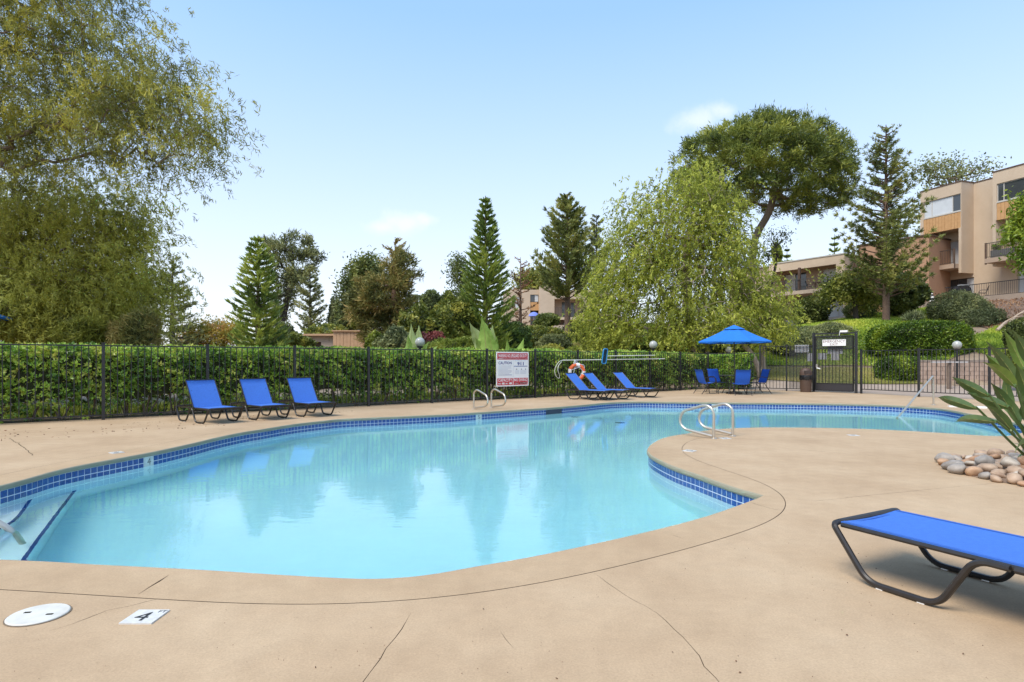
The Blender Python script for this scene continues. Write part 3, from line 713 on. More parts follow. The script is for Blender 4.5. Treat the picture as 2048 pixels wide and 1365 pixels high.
for k in range(1, 11):
    s = s0+(s1-s0)*k/11; mb = MB(); mb.bar(gp(s, .36), gp(s, 1.72), .016, .016); mb.build('bar', M['iron'], gate)
def mesh_screen(p00, ux, w, h, pitch, th, name, parent, m):
    """woven wire screen made of crossing wires"""
    mb = MB(); p00 = np.asarray(p00); ux = np.asarray(ux)
    for k in range(int(w/pitch)+1): mb.bar(p00+ux*k*pitch, p00+ux*k*pitch+np.array((0, 0, h)), th, th)
    for k in range(int(h/pitch)+1): mb.bar(p00+np.array((0, 0, k*pitch+.0011)), p00+ux*w+np.array((0, 0, k*pitch+.0011)), th, th)
    o = mb.build(name, m, parent); o['kind'] = 'stuff'; return o
M['wire'] = mat('grey_black_wire', (.05, .05, .05), .6)
mesh_screen(gp(s0, .40, -.03), np.array((*gu, 0)), s1-s0, 1.80, .032, .0065, 'mesh_screen', gate, M['wire'])
mesh_screen(gp(s0, 1.73, -.02), np.array((*gu, 0)), s1-s0, .47, .02, .007, 'mesh_screen', gate, M['wire'])
ho = MB(); ho.frame(gp(s0+.06, 1.05, .035), (*gu, 0), (*gn, 0), (0, 0, 1), .06, .05, .13); ho.build('lock_box', M['steel'], gate)
ho = MB(); ho.bar(gp(s0+.06, .97, .06), gp(s0+.2, .93, .06), .03, .04); ho.build('lever_handle', M['white'], gate)
mb = MB(); mb.frame(gp(gl_*.72, 2.40), (*gu, 0), (*gn, 0), (0, 0, 1), .27, .06, .075); mb.build('door_closer', M['white'], gate)
mb = MB(); mb.bar(gp(gl_*.63, 2.37, .03), gp(gl_*.62, 2.24, .03), .015, .015); mb.build('closer_arm', M['white'], gate)
for s in (.5, 1.8):
    mb = MB(); mb.frame(gp(gl_-.07, s, .0), (*gu, 0), (*gn, 0), (0, 0, 1), .05, .03, .06); mb.build('hinge', M['iron'], gate)
es = thing('exit_sign', 'white EMERGENCY EXIT sign fixed to the top of the gate', 'sign', gp(gl_*.5, 1.96, .04))
mb = MB(); mb.frame(gp(gl_*.5, 1.96, .04), (*gu, 0), (*gn, 0), (0, 0, 1), .86, .008, .25); mb.build('sign_panel', M['white'], es)
ink = mat('faded_maroon_ink', (.14, .035, .04), .6)
text('EMERGENCY', ink, es, gp(gl_*.5, 2.015, .0445), (*gu, 0), (0, 0, 1), .80, .10)
text('EXIT', ink, es, gp(gl_*.5, 1.895, .0445), (*gu, 0), (0, 0, 1), .30, .085)
# screen on the tall fence left of the gate, and notices seen from behind
tu = nrm(np.array(GL)-np.array((11.35, 24.8)))
p0 = np.array((11.42, 24.75)); wS = np.linalg.norm(np.array(GL)-p0)-.06
scr = thing('wire_screen', 'fine dark wire mesh panel on the fence behind the rubbish bin', 'screen', (*p0, 0))
nS = np.array((tu[1], -tu[0]))
mesh_screen(np.array((*(p0-nS*.03), .12)), np.array((*tu, 0)), wS, 1.74, .03, .006, 'mesh', scr, M['wire'])
def notice(p, w, h, label, u):
    t0 = thing('notice_sheet', label, 'notice', tuple(p)); mb = MB(); n3 = np.array((u[1], -u[0], 0))
    mb.frame(p, (*u, 0), n3, (0, 0, 1), w, .004, h); mb.build('sheet', M['paper'], t0)
    for s in (-1, 1):
        mb = MB(); mb.frame(np.asarray(p)+np.array((*u, 0))*s*w*.4+np.array((0, 0, h*.46)), (*u, 0), n3, (0, 0, 1), .02, .012, .02); mb.build('clip', M['iron'], t0)
def tp(px, y, off=-.06):
    # point on the tall fence line at photo pixel
    k = (px-CX)/F; s = (k*p0[1]-p0[0])/(tu[0]-k*tu[1]); q = p0+tu*s+nS*off; return np.array((*q, H+(HY-y)/F*q[1]))
notice(tp(1603, 698), .52, .30, 'wide white notice high on the mesh beside the gate', tu)
notice(tp(1621.5, 715), .26, .32, 'narrow white notice lower on the mesh left of the gate post', tu)
def gpx(px, y, off=-.06):
    k = (px-CX)/F; s = (k*a[1]-a[0])/(gu[0]-k*gu[1]); q = a+gu*s+gn*off; return np.array((*q, H+(HY-y)/F*q[1]))
notice(gpx(1643.5, 713), .33, .25, 'white notice at the left of the gate near the latch', gu)
notice(gpx(1669, 700), .55, .32, 'largest white notice on the gate right under the exit sign', gu)
notice(gpx(1669, 714.5), .30, .25, 'white notice hanging below the largest notice on the gate', gu)

# ------------------------------------------------------------------ long hedge behind the fence
def hedge_box(name, label, p, q, depth, z0, z1, n, lm, seed, Lr, Wr, gapn=8, rough=.12, core=True, z0f=None, group=None, tlo=0., thi=.85, ros=0):
    """clipped hedge along the line p-q, body to the left of it"""
    g = rng(seed); p, q = np.array(p, float), np.array(q, float); Ln_ = np.linalg.norm(q-p); u = (q-p)/Ln_; w = np.array((-u[1], u[0]))
    t0 = thing(name, label, 'hedge', (*((p+q)/2+w*depth/2), z0), group=group)
    ph = g.uniform(0, 6.28, 8); fr = g.uniform(.6, 3.2, 8)
    def wob(s, z): return rough*.35*sum(np.sin(fr[i]*s+ph[i]+z*(i % 3)) for i in range(8))/2
    per = 2*(z1-z0)+depth; r = g.random(n)*per; s = g.random(n)*Ln_
    # front, top, back
    fr_ = r < (z1-z0); bk = (r >= (z1-z0)+depth)
    z = np.where(fr_, z0+r, np.where(bk, z0+r-(z1-z0)-depth, z1)); d = np.where(fr_, 0, np.where(bk, depth, r-(z1-z0)))
    # lower skirt thins out
    keep = g.random(n) < np.clip((z-z0)/(z1-z0)*2.2+.25+.5*wob(s*1.7, z)/rough, .12, 1)
    ins_ = np.abs(g.normal(size=n))*rough*1.1
    d = np.where(fr_, d+ins_-.05, np.where(bk, d-ins_+.05, d)); z = np.where(~fr_ & ~bk, z-ins_+.05, z)
    d = d+wob(s, z)*np.where(fr_, 1, 0); z = z+wob(s+3, d)*np.where(~fr_ & ~bk, 1, 0)*.6
    if ros:
        # leaves grouped in rosettes at the shoot ends
        keep &= np.where(fr_, g.random(n) < np.clip((z-z0)/(z1-z0)*3.6+.05+1.2*np.sin(s*.9+1.2)*np.sin(s*2.3), .06, 1), True)
    C = np.c_[p[None]+u[None]*s[:, None]+w[None]*d[:, None], z][keep]
    nrmv = np.where(fr_[:, None], np.r_[-w, 0][None], np.where(bk[:, None], np.r_[w, 0][None], np.array((0, 0, 1.0))[None]))[keep]
    if ros:
        axis_ = nrm(nrmv*.8+g.normal(size=C.shape)*.45+np.array((0, 0, .45))); C = np.repeat(C, ros, 0); A_ = np.repeat(axis_, ros, 0)
        Q = g.normal(size=C.shape); Q = nrm(Q-A_*(Q*A_).sum(1)[:, None]); D = nrm(A_*g.uniform(.15, .9, (len(C), 1))+Q); C = C+D*.05+A_*.01
    else: D = nrmv*.5+g.normal(size=C.shape)*.7+np.array((0, 0, .35))
    N = len(C)
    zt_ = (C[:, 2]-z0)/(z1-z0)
    T = (np.repeat(clumptint(g, C[::ros], .35, tlo, thi), ros)+g.normal(size=N)*.08 if ros else clumptint(g, C, .35, tlo, thi))+.12*np.clip((zt_-.85)/.15, 0, 1)  # top leaves tinted lighter, light from above put into the colour
    leaves('foliage', lm, t0, C, D, g.uniform(*Lr, N), g.uniform(*Wr, N), T)
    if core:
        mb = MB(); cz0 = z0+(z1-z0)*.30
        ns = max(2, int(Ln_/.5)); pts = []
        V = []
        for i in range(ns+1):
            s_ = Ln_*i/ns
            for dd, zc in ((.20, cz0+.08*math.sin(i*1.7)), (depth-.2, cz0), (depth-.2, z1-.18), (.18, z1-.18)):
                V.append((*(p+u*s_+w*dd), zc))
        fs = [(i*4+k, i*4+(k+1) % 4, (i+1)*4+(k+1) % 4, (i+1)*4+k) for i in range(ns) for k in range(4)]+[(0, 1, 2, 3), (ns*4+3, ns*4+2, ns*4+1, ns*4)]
        mb.add(V, fs); mb.build('dark_inner_core', M['hedge_core'], t0)
    st = MB(); ns = int(Ln_/.55)
    for i in range(ns):
        b = p+u*(Ln_*(i+.5)/ns+g.normal()*.1)+w*(depth*.5+g.normal()*.08); zb_ = z0-.1 if z0f is None else z0f
        for k in range(3):
            e = np.array((*(b+g.normal(size=2)*.22), z0+(z1-z0)*g.uniform(.45, .7))); st.tube([(*b, zb_), (*(b*.5+e[:2]*.5+g.normal(size=2)*.03), (zb_+e[2])*.5), e], [.022, .016, .008], 5)
    ob = st.build('stems', M['bark'], t0); ob['kind'] = 'stuff'; return t0
M['hedge_core'] = mat('hedge_core_shade', (.020, .030, .010), .95, col2=(.05, .06, .02), scale=30)  # solid core coloured dark to stand in for the shade between the leaves
hn = np.array((-FU[1], FU[0]))
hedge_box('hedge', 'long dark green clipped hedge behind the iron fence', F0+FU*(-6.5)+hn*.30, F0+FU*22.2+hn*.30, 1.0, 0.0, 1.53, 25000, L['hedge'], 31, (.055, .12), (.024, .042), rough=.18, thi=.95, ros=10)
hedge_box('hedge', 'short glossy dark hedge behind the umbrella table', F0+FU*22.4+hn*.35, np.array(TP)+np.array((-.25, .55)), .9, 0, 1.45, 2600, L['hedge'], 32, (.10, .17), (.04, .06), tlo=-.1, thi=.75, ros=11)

def ellipsoid_bush(name, label, c, rad, n, lm, seed, Lr, Wr, sq=2.0, rough=.10, cat='bush', group=None, tl=(0., .9), clump=.6, up=.2, core=True, stems=True):
    """leafy body: superellipsoid shell of leaves, uneven outline"""
    g = rng(seed); c = np.asarray(c, float); rad = np.asarray(rad, float)
    t0 = thing(name, label, cat, (c[0], c[1], c[2]-rad[2]), group=group)
    u = nrm(g.normal(size=(n, 3))); k = g.normal(size=(7, 3))*2.6; ph = g.uniform(0, 6.28, 7)
    b = sum(np.sin(u@k[i]+ph[i]) for i in range(7))/3+(.7 if sq < 3 else .3)*sum(np.sin(u@(k[i]*2.7)+ph[i]*1.7) for i in range(7))/3
    sc = 1/((np.abs(u)**sq).sum(1)**(1/sq))
    rr = sc*(1+rough*b)*(1-np.abs(g.normal(size=n))*.11+np.where(g.random(n) < .12, g.random(n)*.10, 0))
    C = c+u*rr[:, None]*rad
    D = u*.5+g.normal(size=(n, 3))*.7+np.array((0, 0, up))
    leaves('foliage', lm, t0, C, D, g.uniform(*Lr, n), g.uniform(*Wr, n), clumptint(g, C, clump, *tl))
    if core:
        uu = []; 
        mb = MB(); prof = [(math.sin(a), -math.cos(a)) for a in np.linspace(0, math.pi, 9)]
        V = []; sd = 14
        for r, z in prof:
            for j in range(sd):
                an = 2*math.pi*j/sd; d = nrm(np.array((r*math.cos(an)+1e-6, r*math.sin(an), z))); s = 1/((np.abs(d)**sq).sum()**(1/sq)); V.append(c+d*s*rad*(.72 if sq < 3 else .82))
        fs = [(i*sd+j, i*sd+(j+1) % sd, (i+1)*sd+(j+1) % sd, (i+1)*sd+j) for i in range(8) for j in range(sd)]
        mb.add(V, fs); mb.build('dark_inner_core', M['hedge_core'], t0)
    if stems:
        mb = MB(); b0 = np.array((c[0], c[1], c[2]-rad[2]-.1))
        mb.tube([b0, b0*.5+c*.5+np.r_[g.normal(size=2)*.06, 0], c+g.normal(size=3)*rad*.15], [.04, .03, .012], 6)
        mb.build('stem', M['bark'], t0)
    return t0

# ------------------------------------------------------------------ trees
def grow(g, mb, trunk, A, r0, sag=.0, sides=6, rmin=.008, wander=.08, upk=.35):
    """trunk polyline plus limbs that reach every attractor; returns the directions at the tips"""
    nodes = [np.asarray(p, float) for p in trunk]; par = [-1]+list(range(len(trunk)-1)); A = np.asarray(A, float)
    order = np.argsort(np.linalg.norm(A-nodes[-1], axis=1)); tips = {}; paths = [list(range(len(trunk)))]
    for ai in order:
        P = np.array(nodes); d = np.linalg.norm(P-A[ai], axis=1)+upk*np.maximum(0, P[:, 2]-A[ai][2]+.2)
        d[:max(1, len(trunk)//3)] += 3
        j = int(np.argmin(d)); s = nodes[j]; e = A[ai]; Ln = np.linalg.norm(e-s)
        k = 1 if Ln < .35 else 3; path = [j]; last = j
        for m_ in range(1, k+1):
            f = m_/k; p = s+(e-s)*f
            if m_ < k: p = p+g.normal(size=3)*wander*Ln*.5+np.array((0, 0, sag*Ln*math.sin(math.pi*f)))
            nodes.append(p); par.append(last); last = len(nodes)-1; path.append(last)
        tips[ai] = (path[-2], last); paths.append(path)
    cnt = np.zeros(len(nodes)); 
    for ai, (a_, b_) in tips.items():
        j = b_
        while j >= 0: cnt[j] += 1; j = par[j]
    rad = np.maximum(rmin, r0*(np.maximum(cnt, 1)/max(1, len(A)))**.5)
    tr = paths[0]; rt = np.maximum(rad[tr], r0*np.linspace(1, .35, len(tr))); rt[0] *= 1.25
    mb.tube(np.array(nodes)[tr], rt, 10)
    for p in paths[1:]:
        r = rad[p].copy(); r[0] = min(r[0], r[1]*1.2)
        mb.tube(np.array(nodes)[p], r, sides if r[0] > .03 else 4, cap=False)
    out = np.zeros_like(A)
    for ai, (a_, b_) in tips.items(): out[ai] = nodes[b_]-nodes[a_]
    return nrm(out)

def cloud_leaves(g, A, per, rc, Lr, Wr, droop=.3, flat=1.0, outd=None):
    n = len(A)*per; I = np.repeat(np.arange(len(A)), per)
    C = A[I]+g.normal(size=(n, 3))*np.array((rc, rc, rc*flat))
    D = g.normal(size=(n, 3))-np.array((0, 0, droop))
    if outd is not None: D += outd[I]*.8
    return C, D, g.uniform(*Lr, n), g.uniform(*Wr, n)
def tufts(g, A, out, per, Lr, Wr, spread=.75, jit=.1):
    n = len(A)*per; I = np.repeat(np.arange(len(A)), per)
    D = nrm(out[I]*.8+g.normal(size=(n, 3))*spread+np.array((0, 0, .25))); Ln = g.uniform(*Lr, n)
    C = A[I]+g.normal(size=(n, 3))*jit+D*Ln[:, None]*.5
    return C, D, Ln, g.uniform(*Wr, n)
def strands(g, A, per, lr, step, Lr, Wr, outd, spread=.25, sway=.25, fall=.9):
    """hanging twigs with narrow leaves"""
    Cs, Ds = [], []
    for i in range(len(A)):
        for _ in range(per):
            ln = g.uniform(*lr); k = max(2, int(ln/step)); h = outd[i]*np.array((1, 1, .2))+g.normal(size=3)*np.array((.6, .6, .15))
            st = A[i]+g.normal(size=3)*spread; t_ = (np.arange(k)+g.random(k)*.8)/k
            P = st+np.outer(t_*(1-.45*t_), h)*ln*sway*2+np.outer(t_**1.25, (0, 0, -1))*ln*fall
            Cs.append(P+g.normal(size=(k, 3))*.035); dd = h*(.25+.5*(.9-fall))*(1-t_)[:, None]+np.array((0, 0, -.75*(fall+.1))); Ds.append(dd+g.normal(size=(k, 3))*.58)
    C = np.concatenate(Cs); n = len(C); return C, np.concatenate(Ds), g.uniform(*Lr, n), g.uniform(*Wr, n)

def ell(g, n, specs):
    """attractors inside ellipsoids (px, y, depth, rx px, ry px, depth radius m) with shell bias"""
    out = []; w = np.array([s[3]*s[4]*s[5] for s in specs], float)**.6; w /= w.sum()
    for s, k in zip(specs, np.maximum(3, (w*n).astype(int))):
        px, y, d, rx, ry, rd = s; c = at(px, y, d); u = nrm(g.normal(size=(k, 3))); r = g.random(k)**.38
        out.append(c+u*r[:, None]*np.array((rx/F*d, rd, ry/F*d)))
    return np.concatenate(out)

def tree(name, label, base, trunk, A, lm, bark, seed, r0, mode, tl=(0, 1), clump=1.2, group=None, sag=.0, extra=None, **kw):
    g = rng(seed); t0 = thing(name, label, 'tree', tuple(base), group=group); mb = MB()
    out = grow(g, mb, trunk, A, r0, sag, rmin=kw.pop('rmin', .01), wander=kw.pop('wander', .08))
    mb.build('trunk', bark, t0, smooth=True)
    cen = A.mean(0); od = nrm(out+nrm(A-cen)*.8)
    if mode == 'cloud': C, D, Ln, Wd = cloud_leaves(g, A, outd=od, **kw)
    elif mode == 'tuft': C, D, Ln, Wd = tufts(g, A, od, **kw)
    else: C, D, Ln, Wd = strands(g, A, outd=od, **kw)
    leaves('crown', lm, t0, C, D, Ln, Wd, clumptint(g, C, clump, *tl)); return t0

def conifer(name, label, px, ytop, d, ybase, rpx, seed, lm, bark, tiers=None, nb=90, profile=lambda t: t**.8, z0=.05, rise=.15, droop=0., r0=.2,
            per=18, Lr=(.25, .45), Wr=(.06, .1), tip0=.25, step=.35, spread=.55, tl=(0, 1), clump=1.0, group=None, base_z=None, lean=0.0, flat=1.0, rough=.18, grade=False):
    """single straight trunk with side branches carrying sprays of needles; t=0 at the top, 1 at the lowest branches"""
    g = rng(seed); top = at(px, ytop, d); x, y = top[0], top[1]; zb = tz(x, y) if base_z is None else base_z
    h = top[2]-zb; R = rpx/F*d; t0 = thing(name, label, 'tree', (x, y, zb), group=group); mb = MB()
    tp_ = np.array([(x-lean*(1-f), y, zb+h*f) for f in np.linspace(-.03, 1, 12)]); mb.tube(tp_, r0*np.linspace(1.1, .12, 12), 9)
    Cs, Ds, Ls = [], [], []
    if tiers:
        lev = []
        for i in range(tiers):
            f = (i+.6)/tiers; f = f**.9
            k = g.integers(5, 8); o = g.random()*6.28; lev += [(f, o+6.28*j/k+g.normal()*.12) for j in range(k)]
    else: lev = [(((i+.5)/nb)**.85, g.random()*6.28) for i in range(nb)]
    for f, an in lev:
        z = top[2]-f*h*(1-z0)-h*.01; ln = max(.12, R*profile(f)*(1+g.normal()*rough)); hd = np.array((math.cos(an), math.sin(an), 0))
        k = max(3, int(ln/step)); s = np.linspace(0, 1, k+2)
        P = np.array((x-lean*(1-(z-zb)/h), y, z))+np.outer(s*ln, hd)+np.outer(ln*(rise*s+(-droop*np.sin(s*3.14*.9))+.18*s**3), (0, 0, 1))
        mb.tube(P, np.linspace(min(.05, r0*.4), .008, len(P)), 4, cap=False)
        sel = P[s >= tip0]; sd = np.cross(hd, (0, 0, 1)); dirs = np.gradient(P, axis=0)[s >= tip0]
        for p, dr in zip(sel, nrm(dirs)):
            m_ = int(per*(.55+.9*f)) if grade else per; sg = g.choice((-1, 1), m_)
            D = dr*.75+sd*(sg*g.uniform(.1, 1, m_)*spread*1.6)[:, None]+g.normal(size=(m_, 3))*spread*.5*np.array((1, 1, flat))+np.array((0, 0, .15)); D = nrm(D)
            l_ = g.uniform(*Lr, m_)*min(1, .30+3.2*f); Cs.append(p+D*(l_*.5)[:, None]+g.normal(size=(m_, 3))*.04); Ds.append(D); Ls.append(l_)
    mb.build('trunk', bark, t0, smooth=True)
    C = np.concatenate(Cs); n = len(C)
    leaves('crown', lm, t0, C, np.concatenate(Ds), np.concatenate(Ls), g.uniform(*Wr, n), clumptint(g, C, clump, *tl)); return t0

# --- big olive-green tree hanging in from the left
g = rng(101)
bx, by = -17.6, 16.0
A = ell(g, 800, [(30, 140, 14.5, 220, 165, 2.2), (265, 250, 14.0, 130, 92, 1.5), (125, 0, 14.5, 125, 105, 1.8), (-180, 150, 15, 260, 240, 2.6), (375, 258, 13.8, 48, 58, .9), (412, 250, 13.8, 22, 36, .5), (0, -160, 15, 260, 160, 2), (250, 170, 14.2, 140, 110, 1.4), (40, 300, 14.6, 110, 70, 1.4)])
tree('spreading_tree', 'large olive-green tree reaching in high from the left with drooping narrow leaves', (bx, by, tz(bx, by)), smooth_path([(bx, by, -.1), (bx+.1, by-.1, 2), (bx+.5, by-.3, 3.9), (bx+1.0, by-.7, 5.6), (bx+1.6, by-1.0, 7.2), (bx+2.4, by-1.3, 8.6)], 3), A, L['acacia'], M['bark'], 101, .15, 'strand', clump=1.0,
     per=14, lr=(.20, .5), step=.026, Lr=(.10, .19), Wr=(.015, .027), spread=.40, fall=.62, sway=.4, sag=.06, tl=(.0, .95), rmin=.007)
g = rng(102); bx, by = -16.5, 19.5
A = ell(g, 980, [(70, 540, 18, 190, 120, 1.8), (215, 555, 17.5, 85, 105, 1.5), (-120, 520, 18, 160, 150, 2), (272, 590, 17.2, 44, 80, 1.0), (120, 640, 17.5, 170, 46, 1.4), (240, 450, 17.6, 80, 70, 1.2), (60, 430, 17.8, 150, 70, 1.5), (20, 640, 17, 110, 55, 1.2), (170, 650, 17, 160, 46, 1.0), (60, 590, 17, 120, 70, 1.2)])
tree('spreading_tree', 'dense lower tree at the left behind the hedge with feathery olive leaves', (bx, by, tz(bx, by)), smooth_path([(bx, by, -.1), (bx+.3, by-.4, 1.2), (bx+1.0, by-.9, 2.4), (bx+2.3, by-1.5, 3.3)], 3), A, L['acacia_low'], M['bark'], 102, .11, 'strand', clump=.8,
     per=14, lr=(.20, .5), step=.028, Lr=(.11, .20), Wr=(.021, .036), spread=.42, fall=.55, sway=.4, sag=.05, tl=(.1, 1.05), rmin=.007)
# --- dark conifers low behind it
conifer('pine_tree', 'dark spreading pine just left of the orange-leaved shrub', 345, 520, 38, 690, 62, 103, L['pine_dark'], M['bark_dark'], nb=80, profile=lambda t: t**.6, rise=.05, per=14, Lr=(.25, .4), Wr=(.05, .08), r0=.22)
ellipsoid_bush('pine_bush', 'bright tufted young pine below the big left tree', (*at(168, 664, 15.6)[:2], 1.95), (.58, .5, .5), 5200, leafmat('golden_pine_needle', [(.10, .11, .02), (.20, .21, .03), (.33, .33, .05), (.42, .40, .08)], .5, .3), 104, (.16, .34), (.015, .03), rough=.22, tl=(.1, 1), up=.5)
ellipsoid_bush('pine_bush', 'brownish young pine beside the bright tufted one', (*at(272, 662, 15.8)[:2], 1.95), (.62, .5, .5), 5200, L['pine_brown'], 105, (.16, .34), (.015, .03), rough=.22, tl=(.0, .8), up=.4)
# --- orange-tinged tree
g = rng(106); c = at(425, 668, 40)
A = ell(g, 120, [(425, 672, 40, 62, 26, 1.8), (455, 662, 40.5, 32, 22, 1.2), (395, 676, 40, 30, 26, 1.2), (425, 705, 40, 60, 26, 1.8)])
tree('small_tree', 'low tree with yellow and orange leaves left of the tiered pine', (c[0], c[1], tz(c[0], c[1])), [(c[0], c[1], -.05), (c[0]+.1, c[1], .7), (c[0], c[1], 1.4)], A, L['autumn'], M['bark'], 106, .12, 'cloud', per=95, rc=.30, Lr=(.12, .22), Wr=(.06, .10), droop=.2, clump=.7)
# --- tiered Norfolk pine on the left
conifer('tiered_pine', 'dark green tiered pine left of the wooden building', 516, 470, 34, 690, 55, 107, L['norfolk'], M['bark'], tiers=28, profile=lambda t: .10+.95*t**.72, z0=.02, rise=.12, per=15, Lr=(.26, .46), Wr=(.05, .09), r0=.18, tip0=.15, step=.24, spread=.40, flat=.5, rough=.16, tl=(.15, 1.15))
# --- dark open pine behind
g = rng(108); c = at(572, 640, 58)
A = ell(g, 170, [(585, 498, 58, 46, 32, 2.2), (545, 505, 58, 26, 28, 1.5), (618, 515, 58, 26, 18, 1.4), (575, 545, 58, 52, 28, 2), (560, 590, 58, 28, 38, 1.6), (610, 545, 58, 20, 16, 1), (548, 640, 58, 22, 34, 1.4), (585, 575, 58, 22, 22, 1.2)])
tree('pine_tree', 'tall dark open-crowned pine behind the left tiered pine', (c[0], c[1], tz(c[0], c[1])), smooth_path([(c[0]-1.0, c[1], 0), (c[0]-.6, c[1], 4), (c[0]+.2, c[1], 7.5), (c[0]+.7, c[1], 10.5)], 3), A, L['pine_dark'], M['bark_dark'], 108, .30, 'tuft', per=62, Lr=(.28, .5), Wr=(.07, .12), spread=.7, jit=.22, clump=1.0)
conifer('pine_tree', 'slim grey-green pine right of the dark open pine', 620, 535, 54, 690, 33, 109, L['pine_dark'], M['bark_dark'], nb=90, profile=lambda t: min(1, .25+1.3*t) if t < .75 else 1.0-.9*(t-.75), rise=.25, per=15, Lr=(.28, .48), Wr=(.06, .1), r0=.2, z0=.12, tl=(.1, 1))
# --- mixed trees in the middle
g = rng(110); c = at(725, 690, 52)
A = ell(g, 150, [(735, 545, 52, 30, 32, 1.6), (715, 580, 52, 28, 38, 1.6), (700, 640, 52, 18, 48, 1.4)])
tree('bushy_tree', 'dark green bushy tree behind the browning pine', (c[0], c[1], tz(c[0], c[1])), [(c[0], c[1], 0), (c[0], c[1], 3), (c[0]+.2, c[1], 6)], A, L['broad_dark'], M['bark_dark'], 110, .2, 'cloud', per=80, rc=.42, Lr=(.22, .4), Wr=(.1, .16), clump=1.0, tl=(.1, 1))
g = rng(111); c = at(785, 700, 40)
A = ell(g, 210, [(770, 590, 40, 72, 42, 2.2), (800, 545, 40, 36, 40, 1.4), (740, 620, 40, 46, 40, 1.8), (790, 640, 40, 44, 36, 1.6), (760, 660, 40, 50, 28, 1.6)])
tree('browning_pine', 'wide pine with browning needles right of the wooden building', (c[0], c[1], tz(c[0], c[1])), smooth_path([(c[0], c[1], 0), (c[0]-.1, c[1], 2.5), (c[0]+.1, c[1], 4.8), (c[0]+.2, c[1], 7)], 3), A, L['pine_brown'], M['bark_red'], 111, .24, 'tuft', per=95, Lr=(.25, .5), Wr=(.045, .08), spread=.8, jit=.16, clump=1.0, tl=(-.15, .85))
conifer('pine_tree', 'thin-topped brown pine rising behind the browning one', 790, 478, 43, 700, 30, 112, L['pine_brown'], M['bark_red'], nb=46, profile=lambda t: .25+.9*t**.5, rise=.3, per=12, Lr=(.2, .38), Wr=(.06, .1), r0=.17, z0=.45, tl=(.05, .8))
def bushy(px, y, d, rx, ry, seed, lm, label, n=3800, Lr=(.16, .3), Wr=(.08, .13), rd=None, name='shrub', zb=None, **kw):
    c = at(px, y, d); rx_, rz_ = rx/F*d, ry/F*d
    return ellipsoid_bush(name, label, c, (rx_, rd or rx_*.8, rz_), n, lm, seed, Lr, Wr, rough=kw.pop('rough', .26), **kw)
bushy(675, 640, 55, 26, 45, 120, L['olive'], 'grey-green shrub between the slim pine and the browning pine', 5200)
bushy(850, 660, 36, 46, 44, 121, L['broad'], 'leafy shrub mass right of the browning pine', 7500, rough=.4)
bushy(905, 650, 38, 50, 62, 122, L['broad'], 'rounded green shrub left of the tall tiered pine', 8000)
bushy(860, 612, 52, 34, 30, 123, L['broad_dark'], 'dark tree top showing above the leafy shrub mass', 4200)
bushy(905, 610, 58, 30, 26, 124, L['broad_dark'], 'dark round tree top left of the tall tiered pine', 3800)
bushy(868, 695, 27, 34, 26, 125, L['plum'], 'plum red shrub behind the hedge beside the round lamp', 4200, Lr=(.10, .18), Wr=(.05, .08))
bushy(912, 700, 25, 46, 24, 126, L['lime'], 'lime yellow shrub behind the hedge below the banana plant', 6500, Lr=(.10, .2), Wr=(.03, .06))
bushy(762, 694, 36, 28, 26, 127, L['lime'], 'yellow-green sprawling shrub in front of the wooden building', 3800)
bushy(650, 672, 47, 42, 24, 128, L['broad'], 'green shrub left of the wooden building roof', 4200)
bushy(588, 690, 40, 30, 24, 129, L['broad'], 'dark green shrub at the foot of the left tiered pine', 5000)
bushy(560, 680, 44, 38, 34, 130, L['olive'], 'olive shrub behind the left tiered pine', 4200)
bushy(800, 690, 33, 38, 30, 131, L['olive'], 'straggly olive shrub beside the browning trunk', 4200)
bushy(722, 648, 41, 18, 10, 132, L['lime'], 'small lime-leaved bush high against the browning pine', 1400)
# left dark tree beside tall Norfolk
g = rng(133); c = at(945, 690, 52)
A = ell(g, 90, [(922, 548, 52, 20, 28, 1.2), (935, 590, 52, 20, 30, 1.2), (915, 530, 52, 12, 10, .8), (940, 640, 52, 26, 40, 1.5)])
tree('bushy_tree', 'dark spindly tree leaning out left of the tall tiered pine', (c[0], c[1], tz(c[0], c[1])), [(c[0], c[1], 0), (c[0]-.2, c[1], 3), (c[0]-.6, c[1], 6.5)], A, L['broad_dark'], M['bark_dark'], 133, .16, 'cloud', per=60, rc=.34, Lr=(.2, .36), Wr=(.08, .13), clump=1.0, tl=(.0, .8))
# tall Norfolk pine in the centre
conifer('tiered_pine', 'tallest tiered pine with bare tip in the middle of the view', 971, 392, 38, 700, 60, 134, L['norfolk'], M['bark'], tiers=34, profile=lambda t: .09+.42*min(1, t*2.2)+.52*max(0, t-.36)**.75*1.3, z0=.02, rise=.22, per=15, Lr=(.28, .52), Wr=(.05, .09), r0=.2, tip0=.12, step=.25, spread=.33, flat=.45, rough=.10, tl=(.05, 1.1))
# dead reddish pine
conifer('dead_pine', 'thin dying pine with rusty needles before the far apartment block', 1041, 515, 52, 655, 27, 135, L['dead'], M['bark_red'], nb=44, profile=lambda t: .3+.85*t**.6, rise=.2, per=10, Lr=(.15, .3), Wr=(.05, .09), r0=.16, z0=.08)
g = rng(136); c = at(1080, 640, 105)
A = ell(g, 60, [(1075, 560, 105, 30, 22, 3), (1050, 565, 105, 18, 22, 2)])
tree('bushy_tree', 'green tree top behind the far apartment block', (c[0], c[1], tz(c[0], c[1])), [(c[0], c[1], 6), (c[0], c[1], 10), (c[0], c[1], 14)], A, L['broad'], M['bark'], 136, .25, 'cloud', per=60, rc=.8, Lr=(.4, .7), Wr=(.2, .3), clump=1.5)
